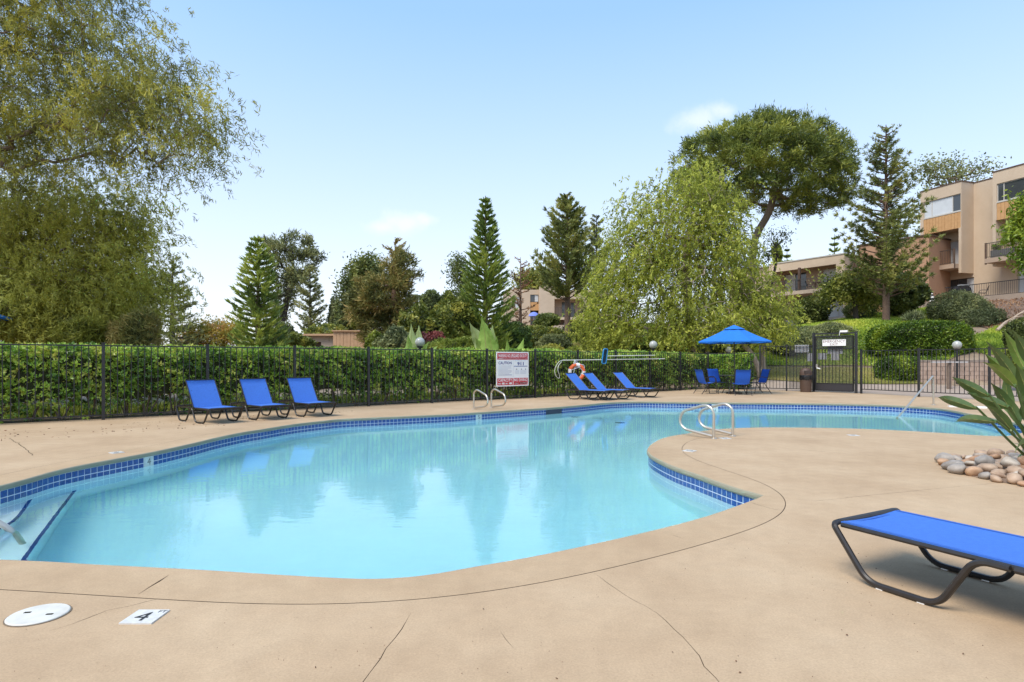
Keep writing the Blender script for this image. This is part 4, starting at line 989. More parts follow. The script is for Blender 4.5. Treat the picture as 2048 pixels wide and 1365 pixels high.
# pine with a bare trunk
conifer('pine_tree', 'tall pine with dense crown over a bare reddish trunk', 1135, 388, 46, 680, 48, 137, L['pine'], M['bark_red'], nb=190, profile=lambda t: .14+1.05*min(1, t*1.35)**.8-.45*max(0, t-.72), rise=.42, per=20, Lr=(.28, .5), Wr=(.055, .09), r0=.26, z0=.30, tl=(.0, 1))
conifer('pine_tree', 'narrow pine half hidden behind the weeping tree', 1193, 430, 50, 690, 28, 138, L['pine_dark'], M['bark_dark'], nb=80, profile=lambda t: .2+.85*t**.6, rise=.3, per=16, Lr=(.28, .48), Wr=(.06, .1), r0=.2, z0=.1, tl=(.1, 1))
# yellow-green weeping tree, several trunks
g = rng(140); wx, wy = 9.6, 31.0
A = ell(g, 1150, [(1300, 665, 30.2, 150, 26, 1.8), (1205, 655, 30.2, 48, 30, 1.6), (1500, 655, 30, 80, 30, 1.4), (1400, 640, 29.5, 110, 40, 1.6), (1330, 450, 31, 100, 95, 2.6), (1390, 385, 31, 70, 52, 1.8), (1275, 505, 31, 70, 66, 2.4), (1225, 570, 31, 50, 62, 2.0), (1420, 500, 31, 85, 110, 2.4), (1480, 580, 31, 70, 80, 2.2), (1340, 590, 30.5, 110, 80, 2.4), (1530, 625, 31, 48, 42, 1.6), (1230, 640, 30.5, 62, 48, 1.7), (1440, 440, 31, 52, 70, 1.6)])
tr = smooth_path([(wx-.3, wy, -.1), (wx-.25, wy, 1.2), (wx-.4, wy, 3.2), (wx-.6, wy, 5.6), (wx-.5, wy, 8.0)], 3)
wt = tree('weeping_tree', 'big yellow-green weeping tree behind the umbrella', (wx, wy, tz(wx, wy)), tr, A, L['willow'], M['bark_pale'], 140, .24, 'strand', per=8, lr=(.3, .85), step=.066, Lr=(.15, .27), Wr=(.045, .075), spread=.44, sway=.40, fall=.62, clump=1.1, tl=(-.05, .95), sag=.08)
mb = MB()
for pts, r in (([(wx-.75, wy-.2, -.1), (wx-.95, wy-.2, 1.4), (wx-1.4, wy, 3.6), (wx-2.3, wy, 6)], .15), ([(wx+.25, wy-.1, -.1), (wx+.45, wy-.1, 1.3), (wx+.55, wy, 3.2), (wx+1.4, wy, 5.8)], .14), ([(wx+3.0, wy-1, -.1), (wx+2.5, wy-1, 1.4), (wx+1.7, wy-.6, 2.6), (wx+1.2, wy-.4, 4)], .16), ([(wx+3.4, wy, 0), (wx+3.35, wy, 2), (wx+3.5, wy, 4.6)], .16)):
    mb.tube(smooth_path(pts, 5), np.linspace(r, r*.5, 16), 8)
mb.build('side_trunk', M['bark_pale'], wt, smooth=True)
# stone pine
g = rng(141); d_ = 46
def dome(n):
    out = []
    while len(out) < n:
        u = g.uniform(-1, 1, 3)
        if np.linalg.norm(u) > 1 or u[2] < -.55-.25*u[0]: continue
        if np.linalg.norm(u) < .62 and g.random() < .75: continue
        if u[0] > .2 and u[2] < -.1 and g.random() < .45: continue
        out.append(at(1522, 345, d_)+u*np.array((176/F*d_, 5.2, 106/F*d_)))
    return np.array(out)
A = np.vstack([dome(760), ell(g, 60, [(1635, 405, d_, 68, 26, 3), (1385, 372, d_, 38, 34, 2.5), (1680, 385, d_, 26, 30, 2)])])
b0 = at(1503, 600, d_); zb = tz(b0[0], b0[1])
tree('umbrella_pine', 'huge dome-shaped pine towering over the weeping tree', (b0[0], b0[1], zb), smooth_path([(b0[0]-.1, b0[1], zb), at(1503, 560, d_), at(1507, 500, d_), at(1514, 468, d_), at(1540, 420, d_), at(1552, 360, d_)], 3), A, L['stone_pine'], M['bark'], 141, .26, 'tuft', per=96, Lr=(.24, .44), Wr=(.05, .08), spread=.62, jit=.20, clump=1.6, tl=(.0, 1.), sag=-.04)
# bare small tree below it
g = rng(142); c = at(1555, 600, 50); A = ell(g, 40, [(1555, 478, 50, 22, 24, 1.2), (1540, 510, 50, 16, 22, 1)])
tree('sparse_tree', 'nearly bare thin tree right of the huge pine trunk', (c[0], c[1], tz(c[0], c[1])), [(c[0]-1, c[1], tz(c[0], c[1])), (c[0]-.6, c[1], 7), (c[0], c[1], 10)], A, L['broad_dark'], M['bark_dark'], 142, .1, 'cloud', per=16, rc=.3, Lr=(.15, .28), Wr=(.08, .12))
# tall sparse pine on the slope
conifer('pine_tree', 'tall sparse pine on the slope before the right apartment block', 1772, 250, 40, 640, 63, 143, L['pine'], M['bark_red'], nb=190, grade=True, profile=lambda t: .10+.95*min(1, t*1.25)**.75-.1*max(0, t-.8), rise=.34, per=34, Lr=(.20, .40), Wr=(.04, .065), r0=.22, z0=.13, tip0=.30, step=.42, spread=.95, rough=.34, tl=(-.05, .9), base_z=3.85)
g = rng(144); A = ell(g, 70, [(1775, 560, 40, 65, 50, 2), (1730, 545, 39.5, 40, 36, 1.5), (1815, 590, 40, 42, 26, 1.5)])
b0 = at(1772, 640, 40.25)
# faint tree behind the right block
g = rng(145); c = at(1900, 600, 66); A = ell(g, 120, [(1900, 348, 66, 55, 26, 3), (1860, 335, 66, 25, 20, 2), (1960, 338, 66, 30, 14, 2), (1860, 440, 60, 26, 70, 2)])
tree('bushy_tree', 'pale thin-leaved tree rising behind the right apartment block', (c[0], c[1], 6.2), [(c[0], c[1], 6), (c[0], c[1], 12), (c[0], c[1], 18)], A, L['olive'], M['bark'], 145, .22, 'cloud', per=26, rc=.55, Lr=(.25, .4), Wr=(.14, .22), clump=1.5, tl=(.3, 1))
# far small tiered pines on the skyline
conifer('tiered_pine', 'small distant tiered pine above the middle apartment roof', 1669, 468, 95, 600, 17, 146, L['norfolk'], M['bark_dark'], tiers=15, profile=lambda t: .12+.95*t**.8, per=9, Lr=(.4, .7), Wr=(.12, .2), r0=.2, tip0=.15, step=.5, spread=.3, flat=.4, rise=.25, rough=.06)
conifer('tiered_pine', 'small distant tiered pine left above the middle apartment roof', 1574, 492, 95, 600, 13, 147, L['norfolk'], M['bark_dark'], tiers=13, profile=lambda t: .12+.95*t**.8, per=9, Lr=(.4, .7), Wr=(.12, .2), r0=.2, tip0=.15, step=.5, spread=.3, flat=.4, rise=.25, rough=.06)
bushy(1553, 508, 92, 9, 18, 148, L['lime'], 'distant yellow-green treetop beside the small tiered pine', 900, Lr=(.4, .7), Wr=(.2, .3), cat='tree')
# bright tree at the right edge
g = rng(149); A = ell(g, 130, [(2058, 415, 30, 26, 24, .9), (2062, 470, 30, 34, 34, 1), (2064, 520, 30, 28, 20, .9), (2092, 440, 30, 40, 70, 1.2), (2048, 450, 30, 14, 12, .7)])
c = at(2090, 600, 30.5); zb = tz(c[0], c[1])
tree('bushy_tree', 'bright green leafy tree cut by the right edge of the view', (c[0], c[1], zb), [(c[0], c[1], zb-.1), (c[0]-.1, c[1], 4.5), (c[0]-.2, c[1], 7)], A, L['hedge_bright'], M['bark'], 149, .16, 'cloud', per=95, rc=.26, Lr=(.16, .3), Wr=(.06, .1), droop=.7, tl=(.2, 1))
# small dark tree beside the middle building
g = rng(150); c = at(1713, 640, 43); zb = tz(c[0], c[1])
A = ell(g, 110, [(1690, 572, 43, 50, 26, 1.5), (1720, 560, 43, 36, 22, 1.3), (1665, 590, 43, 26, 18, 1.1), (1740, 595, 43, 26, 22, 1.1)])
tree('small_tree', 'round dark green small tree with forked trunk beside the orange fence', (c[0], c[1], zb), [(c[0], c[1], zb-.1), (c[0]-.1, c[1], zb+1), (c[0]-.3, c[1], zb+2)], A, L['broad'], M['bark_dark'], 150, .16, 'cloud', per=100, rc=.30, Lr=(.16, .28), Wr=(.08, .13), tl=(.0, .9))
# shrubs on the right slope
def gb(px, ytop, ybot, d, wpx, seed, lm, label, n, Lr, Wr, sq=2.0, rough=.1, rd=None, tl=(0., .9), cat='bush', name='bush', **kw):
    yc = (ytop+ybot)/2; c = at(px, yc, d); rx = wpx/2/F*d; rz = (ybot-ytop)/2/F*d
    return ellipsoid_bush(name, label, c, (rx, rd or rx*.8, rz), n, lm, seed, Lr, Wr, sq=sq, rough=rough, tl=tl, cat=cat, **kw)
gb(1838, 643, 722, 32.4, 184, 160, L['hedge_bright'], 'large clipped green hedge on the lawn right of the gate', 26000, (.09, .17), (.045, .08), sq=3.2, rough=.07, rd=1.3, cat='hedge', name='clipped_hedge')
gb(1824, 714, 775, 29.2, 128, 161, L['hedge_bright'], 'lower clipped green hedge in front of the large one', 16000, (.08, .15), (.04, .07), sq=3.2, rough=.07, rd=1.0, cat='hedge', name='clipped_hedge')
gb(1918, 585, 664, 42, 122, 162, L['olive'], 'wide rounded olive bush below the apartment patio', 11000, (.12, .24), (.04, .07), rough=.12, tl=(.0, .8))
gb(1963, 620, 672, 40, 92, 163, L['olive'], 'smaller darker olive bush beside the mulch bank', 7000, (.12, .24), (.04, .07), rough=.14, tl=(-.1, .65))
gb(1805, 548, 626, 44.5, 92, 164, L['broad_dark'], 'large dark shrub left of the apartment patio', 9000, (.18, .32), (.09, .15), rough=.16, tl=(.05, 1))
gb(1622, 592, 664, 46, 66, 165, L['broad_dark'], 'dark egg-shaped shrub in front of the middle apartments', 7000, (.12, .22), (.07, .11), rough=.08, tl=(.05, .95))
gb(1645, 646, 700, 38.5, 104, 166, L['olive'], 'low spreading mound of green shrubs above the lawn', 10000, (.10, .2), (.05, .09), rough=.15, rd=2.2, tl=(.2, 1))
gb(1575, 655, 715, 35, 90, 167, L['olive'], 'olive mound of shrubs left of the gate slope', 7000, (.1, .2), (.05, .09), rough=.15, rd=1.8, tl=(.2, 1))
gb(2040, 640, 720, 31, 60, 168, L['broad_dark'], 'dark shrub at the right edge behind the paddle leaves', 5000, (.10, .2), (.05, .09), rough=.15)
gb(2030, 700, 760, 25, 60, 169, L['broad'], 'green shrub by the stone wall at the right edge', 4500, (.08, .16), (.05, .08), rough=.15)
gb(2009, 600, 616, 45, 26, 170, L['dry'], 'small straw-coloured tuft on the bank below the patio', 900, (.2, .4), (.02, .04), rough=.2, core=False)
gb(1722, 605, 640, 46, 60, 171, L['broad_dark'], 'dark strappy clump at the foot of the orange fence', 2500, (.3, .55), (.03, .05), rough=.2, up=.9, core=False)
gb(1825, 625, 655, 37, 42, 172, L['olive'], 'spiky strap-leaved plant above the large clipped hedge', 900, (.35, .7), (.03, .06), rough=.2, up=1.0, core=False)
# shrubs on the centre bank
gb(1085, 652, 706, 44, 120, 180, L['broad'], 'green shrub bank below the far apartment block', 9000, (.14, .26), (.07, .11), rough=.16, tl=(.1, 1))
gb(1095, 690, 728, 33, 76, 181, L['broad'], 'round grey-green shrub above the warning sign', 6500, (.1, .18), (.05, .08), rough=.1, tl=(.2, 1))
gb(1015, 650, 720, 40, 90, 182, L['norfolk'], 'dark green shrub right of the tall tiered pine', 7000, (.14, .26), (.07, .11), rough=.16)
gb(1165, 645, 690, 48, 80, 183, L['broad_dark'], 'dark hedge-like shrub behind the bare pine trunk', 6000, (.14, .26), (.07, .11), rough=.12, tl=(.1, 1))
gb(1110, 668, 712, 38, 70, 184, L['olive'], 'olive rounded shrub left of the bare pine trunk', 6000, (.12, .22), (.05, .09), rough=.12, tl=(.1, .9))
gb(1190, 690, 730, 34, 120, 185, L['lime'], 'yellow-green shrub drift below the weeping tree', 8000, (.12, .24), (.04, .07), rough=.2, tl=(.1, 1))
gb(1092, 628, 655, 62, 56, 186, L['broad_dark'], 'dark shrub in front of the far apartment patio', 3500, (.2, .34), (.1, .16), rough=.15, tl=(.2, 1))
gb(1310, 690, 735, 31, 130, 187, L['broad_dark'], 'shaded shrub at the foot of the weeping tree', 6000, (.12, .24), (.06, .1), rough=.2)
gb(1440, 680, 735, 33.5, 130, 188, L['broad'], 'shaded shrub behind the umbrella', 6000, (.12, .24), (.06, .1), rough=.2, tl=(-.1, .7))

# ------------------------------------------------------------------ large-leaved plants
def blade(base, tip, width, m, parent, sag=.12, fold=.25, nm='leaf', side=None, rib=None, nl=9, tear=0.0, seed=0):
    """long paddle leaf with a folded midrib, arched between base and tip"""
    base, tip = np.asarray(base, float), np.asarray(tip, float); ax = tip-base; Ln = np.linalg.norm(ax)
    sd = np.asarray(side, float) if side is not None else np.cross(ax, (0, 0, 1.0)); sd = nrm(sd-nrm(ax)*np.dot(sd, nrm(ax))); up = nrm(np.cross(sd, ax))
    if up[2] < 0: up = -up
    g = rng(seed+int(abs(base[0]*1000)) % 9999); V, fs = [], []
    for i in range(nl+1):
        t_ = i/nl; c = base+ax*t_+up*Ln*sag*math.sin(math.pi*t_); w = width*.5*(.04+3.95*max(0, t_)**.7*(1-t_)**1.6 if i < nl else 0)
        if i == nl: w = .002
        for k in (-1, -.5, 0, .5, 1):
            V.append(c+sd*w*k*math.cos(fold*abs(k))+up*(abs(k)*w*fold+(g.normal()*tear*w if abs(k) == 1 else 0)))
    for i in range(nl):
        for k in range(4): fs.append((i*5+k, i*5+k+1, (i+1)*5+k+1, (i+1)*5+k))
    mb = MB(); mb.add(V, fs); o = mb.build(nm, m, parent, smooth=True)
    if rib is not None:
        P = [base+ax*t_+up*(Ln*sag*math.sin(math.pi*t_)+.003) for t_ in np.linspace(0, .96, 8)]
        r = MB(); r.tube(P, np.linspace(width*.035, .002, 8), 5); r.build('rib', rib, o, smooth=True)
    return o
def stalk(pts, r, m, parent): mb = MB(); P = smooth_path(pts, 5); mb.tube(P, np.linspace(r, r*.6, len(P)), 6); return mb.build('stalk', m, parent, smooth=True)

bp_c = np.array((6.15, 6.9, 0.0))
bop = thing('paddle_leaf_plant', 'large spreading plant with long paddle leaves in the ring of river rocks', 'plant', tuple(bp_c))
LF = [((1886, 798, 6.25), (1958, 820, 6.5), .15), ((1913, 759, 6.4), (1982, 795, 6.6), .17), ((1919, 848, 6.1), (1998, 846, 6.35), .14), ((1979, 692, 6.6), (2036, 765, 6.75), .17),
      ((1973, 731, 6.3), (2034, 778, 6.5), .18), ((2011, 667, 6.9), (2052, 745, 6.95), .18), ((1944, 789, 6.5), (2022, 818, 6.7), .18), ((1973, 815, 6.2), (2026, 866, 6.4), .16),
      ((1986, 772, 6.7), (2022, 822, 6.8), .16), ((1976, 712, 6.9), (2026, 748, 7.0), .15), ((2030, 668, 6.6), (2070, 740, 6.7), .19), ((2062, 690, 6.9), (2080, 770, 6.95), .20), ((2010, 752, 7.1), (2020, 830, 7.1), .19),
      ((2035, 735, 6.4), (2060, 800, 6.5), .20), ((2100, 650, 6.7), (2100, 740, 6.8), .2), ((2160, 670, 6.7), (2130, 750, 6.8), .2), ((2210, 740, 6.6), (2140, 790, 6.7), .19), ((2230, 810, 6.5), (2150, 830, 6.6), .18),
      ((2012, 790, 6.9), (2040, 850, 6.9), .17), ((2120, 700, 7.3), (2100, 780, 7.1), .2), ((2035, 905, 6.2), (2075, 880, 6.35), .16), ((1995, 800, 6.95), (2050, 840, 6.9), .15)]
_g = rng(299)
for _ in range(22):
    ex = _g.uniform(2030, 2210); ey = _g.uniform(690, 850); dd_ = _g.uniform(6.5, 7.3); LF.append(((ex, ey, dd_), (ex*.55+2085*.45, ey*.55+880*.45, dd_*.6+6.9*.4), _g.uniform(.15, .2)))
for i, (tipp, bs, w) in enumerate(LF):
    tw, bw = at(*tipp), at(*bs); g = rng(300+i)
    tw = bw+(tw-bw)*1.12
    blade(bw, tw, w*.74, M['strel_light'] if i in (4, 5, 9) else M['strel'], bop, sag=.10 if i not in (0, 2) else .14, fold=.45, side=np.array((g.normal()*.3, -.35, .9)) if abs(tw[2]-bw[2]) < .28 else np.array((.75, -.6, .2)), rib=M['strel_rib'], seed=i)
    root = bp_c+np.array((g.normal()*.10, g.normal()*.10, .02))
    stalk([root, root*.55+bw*.45+np.array((0, 0, -.02)), bw, bw+(tw-bw)*.1], .016, M['strel'], bop)
for i in range(7):
    g = rng(340+i); p = bp_c+np.array((g.normal()*.2-.15, g.normal()*.15-.15, .0)); tip_ = p+np.array((g.normal()*.25, g.normal()*.2, g.uniform(.2, .4))); blade(p+(0, 0, .08), tip_, .12, M['strel'], bop, fold=.4)
    stalk([p, p+np.array((0, 0, .05)), p+np.array((0, 0, .09))], .01, M['strel'], bop)

def big_leaf_plant(name, label, px, d, specs, pale=()):
    c = at(px, HY, d); zb = tz(c[0], c[1]); t0 = thing(name, label, 'plant', (c[0], c[1], zb))
    for i, (tx, ty, bx_, by_, w) in enumerate(specs):
        g = rng(int(px)+i); dd = d+g.normal()*.25; tw, bw = at(tx, ty, dd-.15), at(bx_, by_, dd)
        o = blade(bw, tw, w, M['banana_pale'] if i in pale else M['banana'], t0, sag=.06, fold=.22, side=np.array((.9, -.45, .1)), rib=M['strel_rib'], nl=12, tear=.12, seed=i)
        root = np.array((c[0]+g.normal()*.15, c[1]+g.normal()*.15, zb)); stalk([root, root*.4+bw*.6, bw], .035, M['strel_light'], t0)
big_leaf_plant('banana_plant', 'bright large-leaved banana plant behind the fence left of the warning sign', 962, 22,
   [(938, 645, 966, 708, .62), (963, 634, 972, 705, .66), (985, 650, 975, 710, .55), (950, 675, 968, 720, .5), (994, 672, 982, 722, .42), (975, 660, 985, 715, .5)], (0, 2))
big_leaf_plant('banana_plant', 'pale folded banana plant beside the left round lamp', 828, 20, [(822, 647, 818, 712, .42), (838, 650, 828, 712, .46), (858, 684, 838, 720, .34), (816, 668, 814, 718, .34), (876, 692, 846, 722, .3)], (0, 1))
big_leaf_plant('banana_plant', 'two upright bright leaves just above the warning sign', 1028, 21.5, [(1014, 678, 1014, 716, .22), (1048, 676, 1032, 715, .26)])
bush_r = None

# ------------------------------------------------------------------ river rocks round the paddle plant
import bmesh as _bm
def rock_mesh(seed, m):
    g = rng(seed); b = _bm.new(); _bm.ops.create_icosphere(b, subdivisions=2, radius=1.0); k = g.normal(size=(5, 3))*1.6; ph = g.uniform(0, 6.28, 5); pl = [(nrm(g.normal(size=3)), g.uniform(.62, .88)) for _ in range(5)]
    for v in b.verts:
        u = np.array(v.co); s = 1+.10*sum(math.sin(float(u@k[i])+ph[i]) for i in range(5))/1.6; q = u*s
        for nn_, dd_ in pl:
            e = float(q@nn_)-dd_
            if e > 0: q = q-nn_*e*.85
        v.co = Vector(q)
    me_ = bpy.data.meshes.new('river_rock'); b.to_mesh(me_); b.free(); me_.polygons.foreach_set('use_smooth', [True]*len(me_.polygons)); me_.materials.append(m); return me_
RM = [[rock_mesh(400+10*i+j, M['rocks'][i]) for j in range(3)] for i in range(5)]
RN = ['tan', 'grey', 'cream', 'rusty brown', 'mottled brown']
g = rng(410); placed = []
RC = np.array((6.22, 6.55)); RRX, RRY = 1.26, 1.08
soil = MB(); soil.lathe([(0, .03), (.9, .025), (1.15, .012), (1.26, .002)], (RC[0], RC[1], .002), 32); so = soil.build('planting_bed', M['soil']); tag(so, kind='structure')
tries = 0
while len(placed) < 84 and tries < 9000:
    tries += 1; an = g.random()*6.283; rr = g.uniform(.33, 1.06)**.7; p = RC+np.array((math.cos(an)*RRX, math.sin(an)*RRY))*rr
    s = g.uniform(.06, .115) if rr > .55 else g.uniform(.065, .10)
    if p[0]/p[1] > 1.02 : continue
    if any(np.linalg.norm(p-q)+0 < (s+r)*.84 for q, r in placed): continue
    placed.append((p, s))
lower = list(placed)
for _ in range(1200):                       # a second layer lies in the gaps of the first
    if len(placed) > 96: break
    an = g.random()*6.283; rr = g.uniform(.2, .86)**.7; p = RC+np.array((math.cos(an)*RRX, math.sin(an)*RRY))*rr; s = g.uniform(.07, .115)
    if p[0]/p[1] > 1.0 or any(np.linalg.norm(p-q) < (s+r)*.80 for q, r in placed[len(lower):]): continue
    placed.append((p, s))
RO = []
for i, (p, s) in enumerate(placed):
    k = int(g.choice(5, p=(.3, .2, .2, .15, .15))); o = link('river_rock', RM[k][int(g.integers(3))])
    fl = g.uniform(.55, .8); rr = np.linalg.norm((p-RC)/np.array((RRX, RRY)))
    o.scale = (s*g.uniform(1.05, 1.4), s*g.uniform(.8, 1.0), s*fl); o.location = (p[0], p[1], s*fl*.78+.05*max(0, 1-rr)+(.05 if i >= len(lower) else 0)); o.rotation_euler = (g.normal()*.22, g.normal()*.22, g.random()*6.28)
    row = 'top layer' if i >= len(lower) else ('front row' if p[1] < 6.25 else 'back row' if p[1] > 7.05 else 'middle row')
    RO.append((row, k, p[0]/p[1], o))
ORD = ['leftmost']+[w+' from left' for w in 'second third fourth fifth sixth seventh eighth ninth tenth eleventh twelfth thirteenth fourteenth fifteenth sixteenth'.split()]
for row in ('front row', 'middle row', 'back row', 'top layer'):
    for k in range(5):
        for q, (_, _, _, o) in enumerate(sorted([t_ for t_ in RO if t_[0] == row and t_[1] == k], key=lambda t_: t_[2])):
            tag(o, f'{RN[k]} rock, {ORD[q]} among its colour, {row} of the rock ring', 'rock', 'river rocks round the paddle plant')

# ------------------------------------------------------------------ loungers
def make_lounger(label, raised=True, hx=-.72, deg=57, bl=.64, Lf=1.44, s2=-.78):
    t0 = thing('sun_lounger', label, 'lounger', group='blue sling sun loungers by the pool')
    hw, z = .33, .30; r = .0175
    # local x: 0 at the foot end, negative towards the head
    for s in (-1, 1):
        mb = MB(); mb.tube([(-.03, s*(hw-.035), z-.004), (-Lf+.03, s*(hw-.035), z-.004)], .014, 8); mb.build('side_rail', M['chair_frame'], t0, smooth=True, world=False)
        for x0, x1, inner in ((0.0, -.72, 0), (s2, -Lf, 1)):
            a_, b_ = x0, x1
            P = [(a_-.03 if x0 == 0 else a_-.0, s*hw, z+.0), (a_-.20, s*hw, .0185), (b_+.16, s*hw, .0185), (b_+.0, s*hw, z)]
            if x0 == 0: P = [(0.0, s*(hw-.06), z+.006), (0, s*hw, z)]+P[1:]+[(b_-.14, s*(hw), z-.002)]
            else: P = [(a_+.14, s*hw, z-.002)]+P[:-1]+[(b_, s*hw, z), (b_, s*(hw-.06), z+.006)]
            mb = MB(); mb.tube(rounded(P, .075, 6), r, 8); mb.build('leg', M['chair_frame'], t0, smooth=True, world=False)
            for fx_ in (a_-.27, b_+.24):
                mb = MB(); mb.box((fx_, s*hw, .004), (.035, .02, .008)); mb.build('glide', M['white'], t0, world=False)
    for x in (0.0, -Lf):
        mb = MB(); mb.tube([(x, -hw+.06, z+.006), (x, hw-.06, z+.006)], r, 8); mb.build('end_bar', M['chair_frame'], t0, smooth=True, world=False)
    mb = MB(); mb.tube([(hx+.06, -hw, z-.05), (hx+.06, hw, z-.05)], .012, 6); mb.build('cross_bar', M['chair_frame'], t0, smooth=True, world=False)
    w = hw-.045
    def sling(P, name):
        mb = MB(); V, fs = [], []; n = len(P)
        for x, zz in P:
            for y in (-w, -w*.5, 0, w*.5, w): V.append((x, y, zz-.012*(1-(y/w)**2)))
        for i in range(n-1):
            for k in range(4): fs.append((i*5+k, i*5+k+1, (i+1)*5+k+1, (i+1)*5+k))
        V2 = [(x, y, zz-.006) for x, y, zz in V]; m_ = len(V)
        fs += [tuple(m_+q for q in f[::-1]) for f in fs]
        ed = [(i*5, (i+1)*5) for i in range(n-1)]+[((i+1)*5+4, i*5+4) for i in range(n-1)]+[(k+1, k) for k in range(4)]+[((n-1)*5+k, (n-1)*5+k+1) for k in range(4)]
        fs += [(b_, a_, m_+a_, m_+b_) for a_, b_ in ed]
        mb.add(V+V2, fs); return mb.build(name, M['sling'], t0, smooth=True, world=False)
    seat_ = sling([(x, z+.012) for x in np.linspace(-.018, hx, 6)], 'seat')
    for s in (-1, 1):
        mb = MB(); mb.box(((hx-.02)/2, s*(w-.014), z+.0132), (abs(hx)-.03, .022, .0026)); mb.build('hem', M['hem'], seat_, world=False)
    mb = MB(); mb.box((-.04, 0, z+.003), (.02, 2*w-.10, .0026)); mb.build('hem', M['hem'], seat_, world=False)
    ang = math.radians(deg) if raised else 0.0
    B = [(hx-.01-bl*t_*math.cos(ang), z+.014+bl*t_*math.sin(ang)) for t_ in np.linspace(0, 1, 6)]
    sling(B, 'backrest')
    e = B[-1]
    for s in (-1, 1):
        mb = MB(); mb.tube([(hx, s*(w+.012), z), (e[0], s*(w+.012), e[1])], .012, 6); mb.build('back_rail', M['chair_frame'], t0, smooth=True, world=False)
    mb = MB(); mb.tube([(e[0], -w-.012, e[1]), (e[0], w+.012, e[1])], .012, 6); mb.build('top_bar', M['chair_frame'], t0, smooth=True, world=False)
    if raised:
        m_ = B[3]; mb = MB()
        for s in (-1, 1): mb.tube([(m_[0], s*(w-.05), m_[1]), (-Lf+.12, s*(w-.05), z-.02)], .008, 5)
        mb.build('back_prop', M['chair_frame'], t0, smooth=True, world=False)
    return t0
AX = np.array((.77, -.64)); AN = np.array((.64, .77)); ang0 = math.atan2(AX[1], AX[0])
lsp = [(401, 848), (506, 841), (601, 834.5), (1189, 801.5), (1226, 800), (1282, 796)]
llab = ['blue lounger nearest the left edge with its back up against the fence', 'middle blue lounger of the three along the left hedge', 'third blue lounger from the left end of the long hedge',
        'blue lounger below the orange life ring, leftmost of the far three', 'middle blue lounger of the far three under the pole', 'blue lounger nearest the umbrella, right of the far three']
proto = None
for i, (px, y) in enumerate(lsp):
    s = np.array(G(px, y)); Fp = s+AX*.36+AN*.33
    if i == 0: proto = o = make_lounger(llab[0])
    elif i == 3: proto = o = make_lounger(llab[3], hx=-.95, deg=44, bl=.76, Lf=1.46)
    else: o = copy_tree(proto); o['label'] = llab[i]
    o.location = (Fp[0], Fp[1], 0); o.rotation_euler = (0, 0, ang0+(.03, -.02, -.05, 0, .02, -.06)[i])
nl_ = make_lounger('large blue lounger close to the viewer, cut by the right edge', raised=False, hx=-1.15, Lf=1.8, s2=-1.02)
ca_ = np.array((1.885, 3.51)); hd = nrm(np.array((.475, -.88))); nn = np.array((-hd[1], hd[0])); Fp = ca_+np.array((.87, .49))*.33
nl_.location = (Fp[0], Fp[1], 0); nl_.rotation_euler = (0, 0, math.atan2(-hd[1], -hd[0])); nl_.scale = (1, 1, .985)

# ------------------------------------------------------------------ handrails
def rail_thing(label, pts, rad=.024, feet=(), corner=.12):
    P = rounded(pts, corner, 7); t0 = thing('pool_handrail', label, 'handrail', (pts[0][0], pts[0][1], 0), group='steel pool handrails')
    mb = MB(); mb.tube(P, rad, 12); mb.build('tube', M['steel'], t0, smooth=True)
    for f in feet:
        mb = MB(); mb.lathe([(.055, 0), (.055, .006), (.03, .018), (.026, .02)], f, 16); mb.build('flange', M['steel'], t0, smooth=True)
    return t0
def loop_rail(base, u, label, sc=1.0):
    b = np.array((*base, 0)); u = np.array((*nrm(u), 0)); sz = [(0, -.02), (0, .46), (.14, .54), (.60, .40), (.66, .22), (.56, .11), (.02, .035)]
    rail_thing(label, [b+u*s*sc+np.array((0, 0, z*sc)) for s, z in sz], .0225, [b], corner=.13)
pu = (-.62, .78)
loop_rail(G(1427.5, 878), pu, 'nearer steel loop grab rail on the deck peninsula')
loop_rail(G(1465.5, 873), pu, 'farther steel loop grab rail on the deck peninsula')
fu = (.62, -.78)
loop_rail(G(947.5, 819), fu, 'left steel loop grab rail at the far pool edge', .95)
loop_rail(G(982.6, 816.5), fu, 'right steel loop grab rail at the far pool edge', .95)
b = np.array((*G(1867, 810.5), 0)); e = np.array((*G(1798, 833, WL), WL)); dn = nrm(e-np.array((b[0], b[1], .84)))
rail_thing('slanting steel stair rail rising from the water at the far right', [b, b+(0, 0, .84), e, e+dn*.12, np.array((e[0]+dn[0]*.12, e[1]+dn[1]*.12, -1.0))], .024, [b], corner=.1)
rail_thing('steel stair rail dipping into the shallow steps at the left edge', [(-5.62, 4.75, 0), (-5.62, 4.75, .8), (-4.62, 4.98, .10), (-4.33, 5.03, -.095), (-4.2, 5.06, -.19), (-4.16, 5.10, -.66)], .026, [(-5.62, 4.75, 0)], corner=.14)

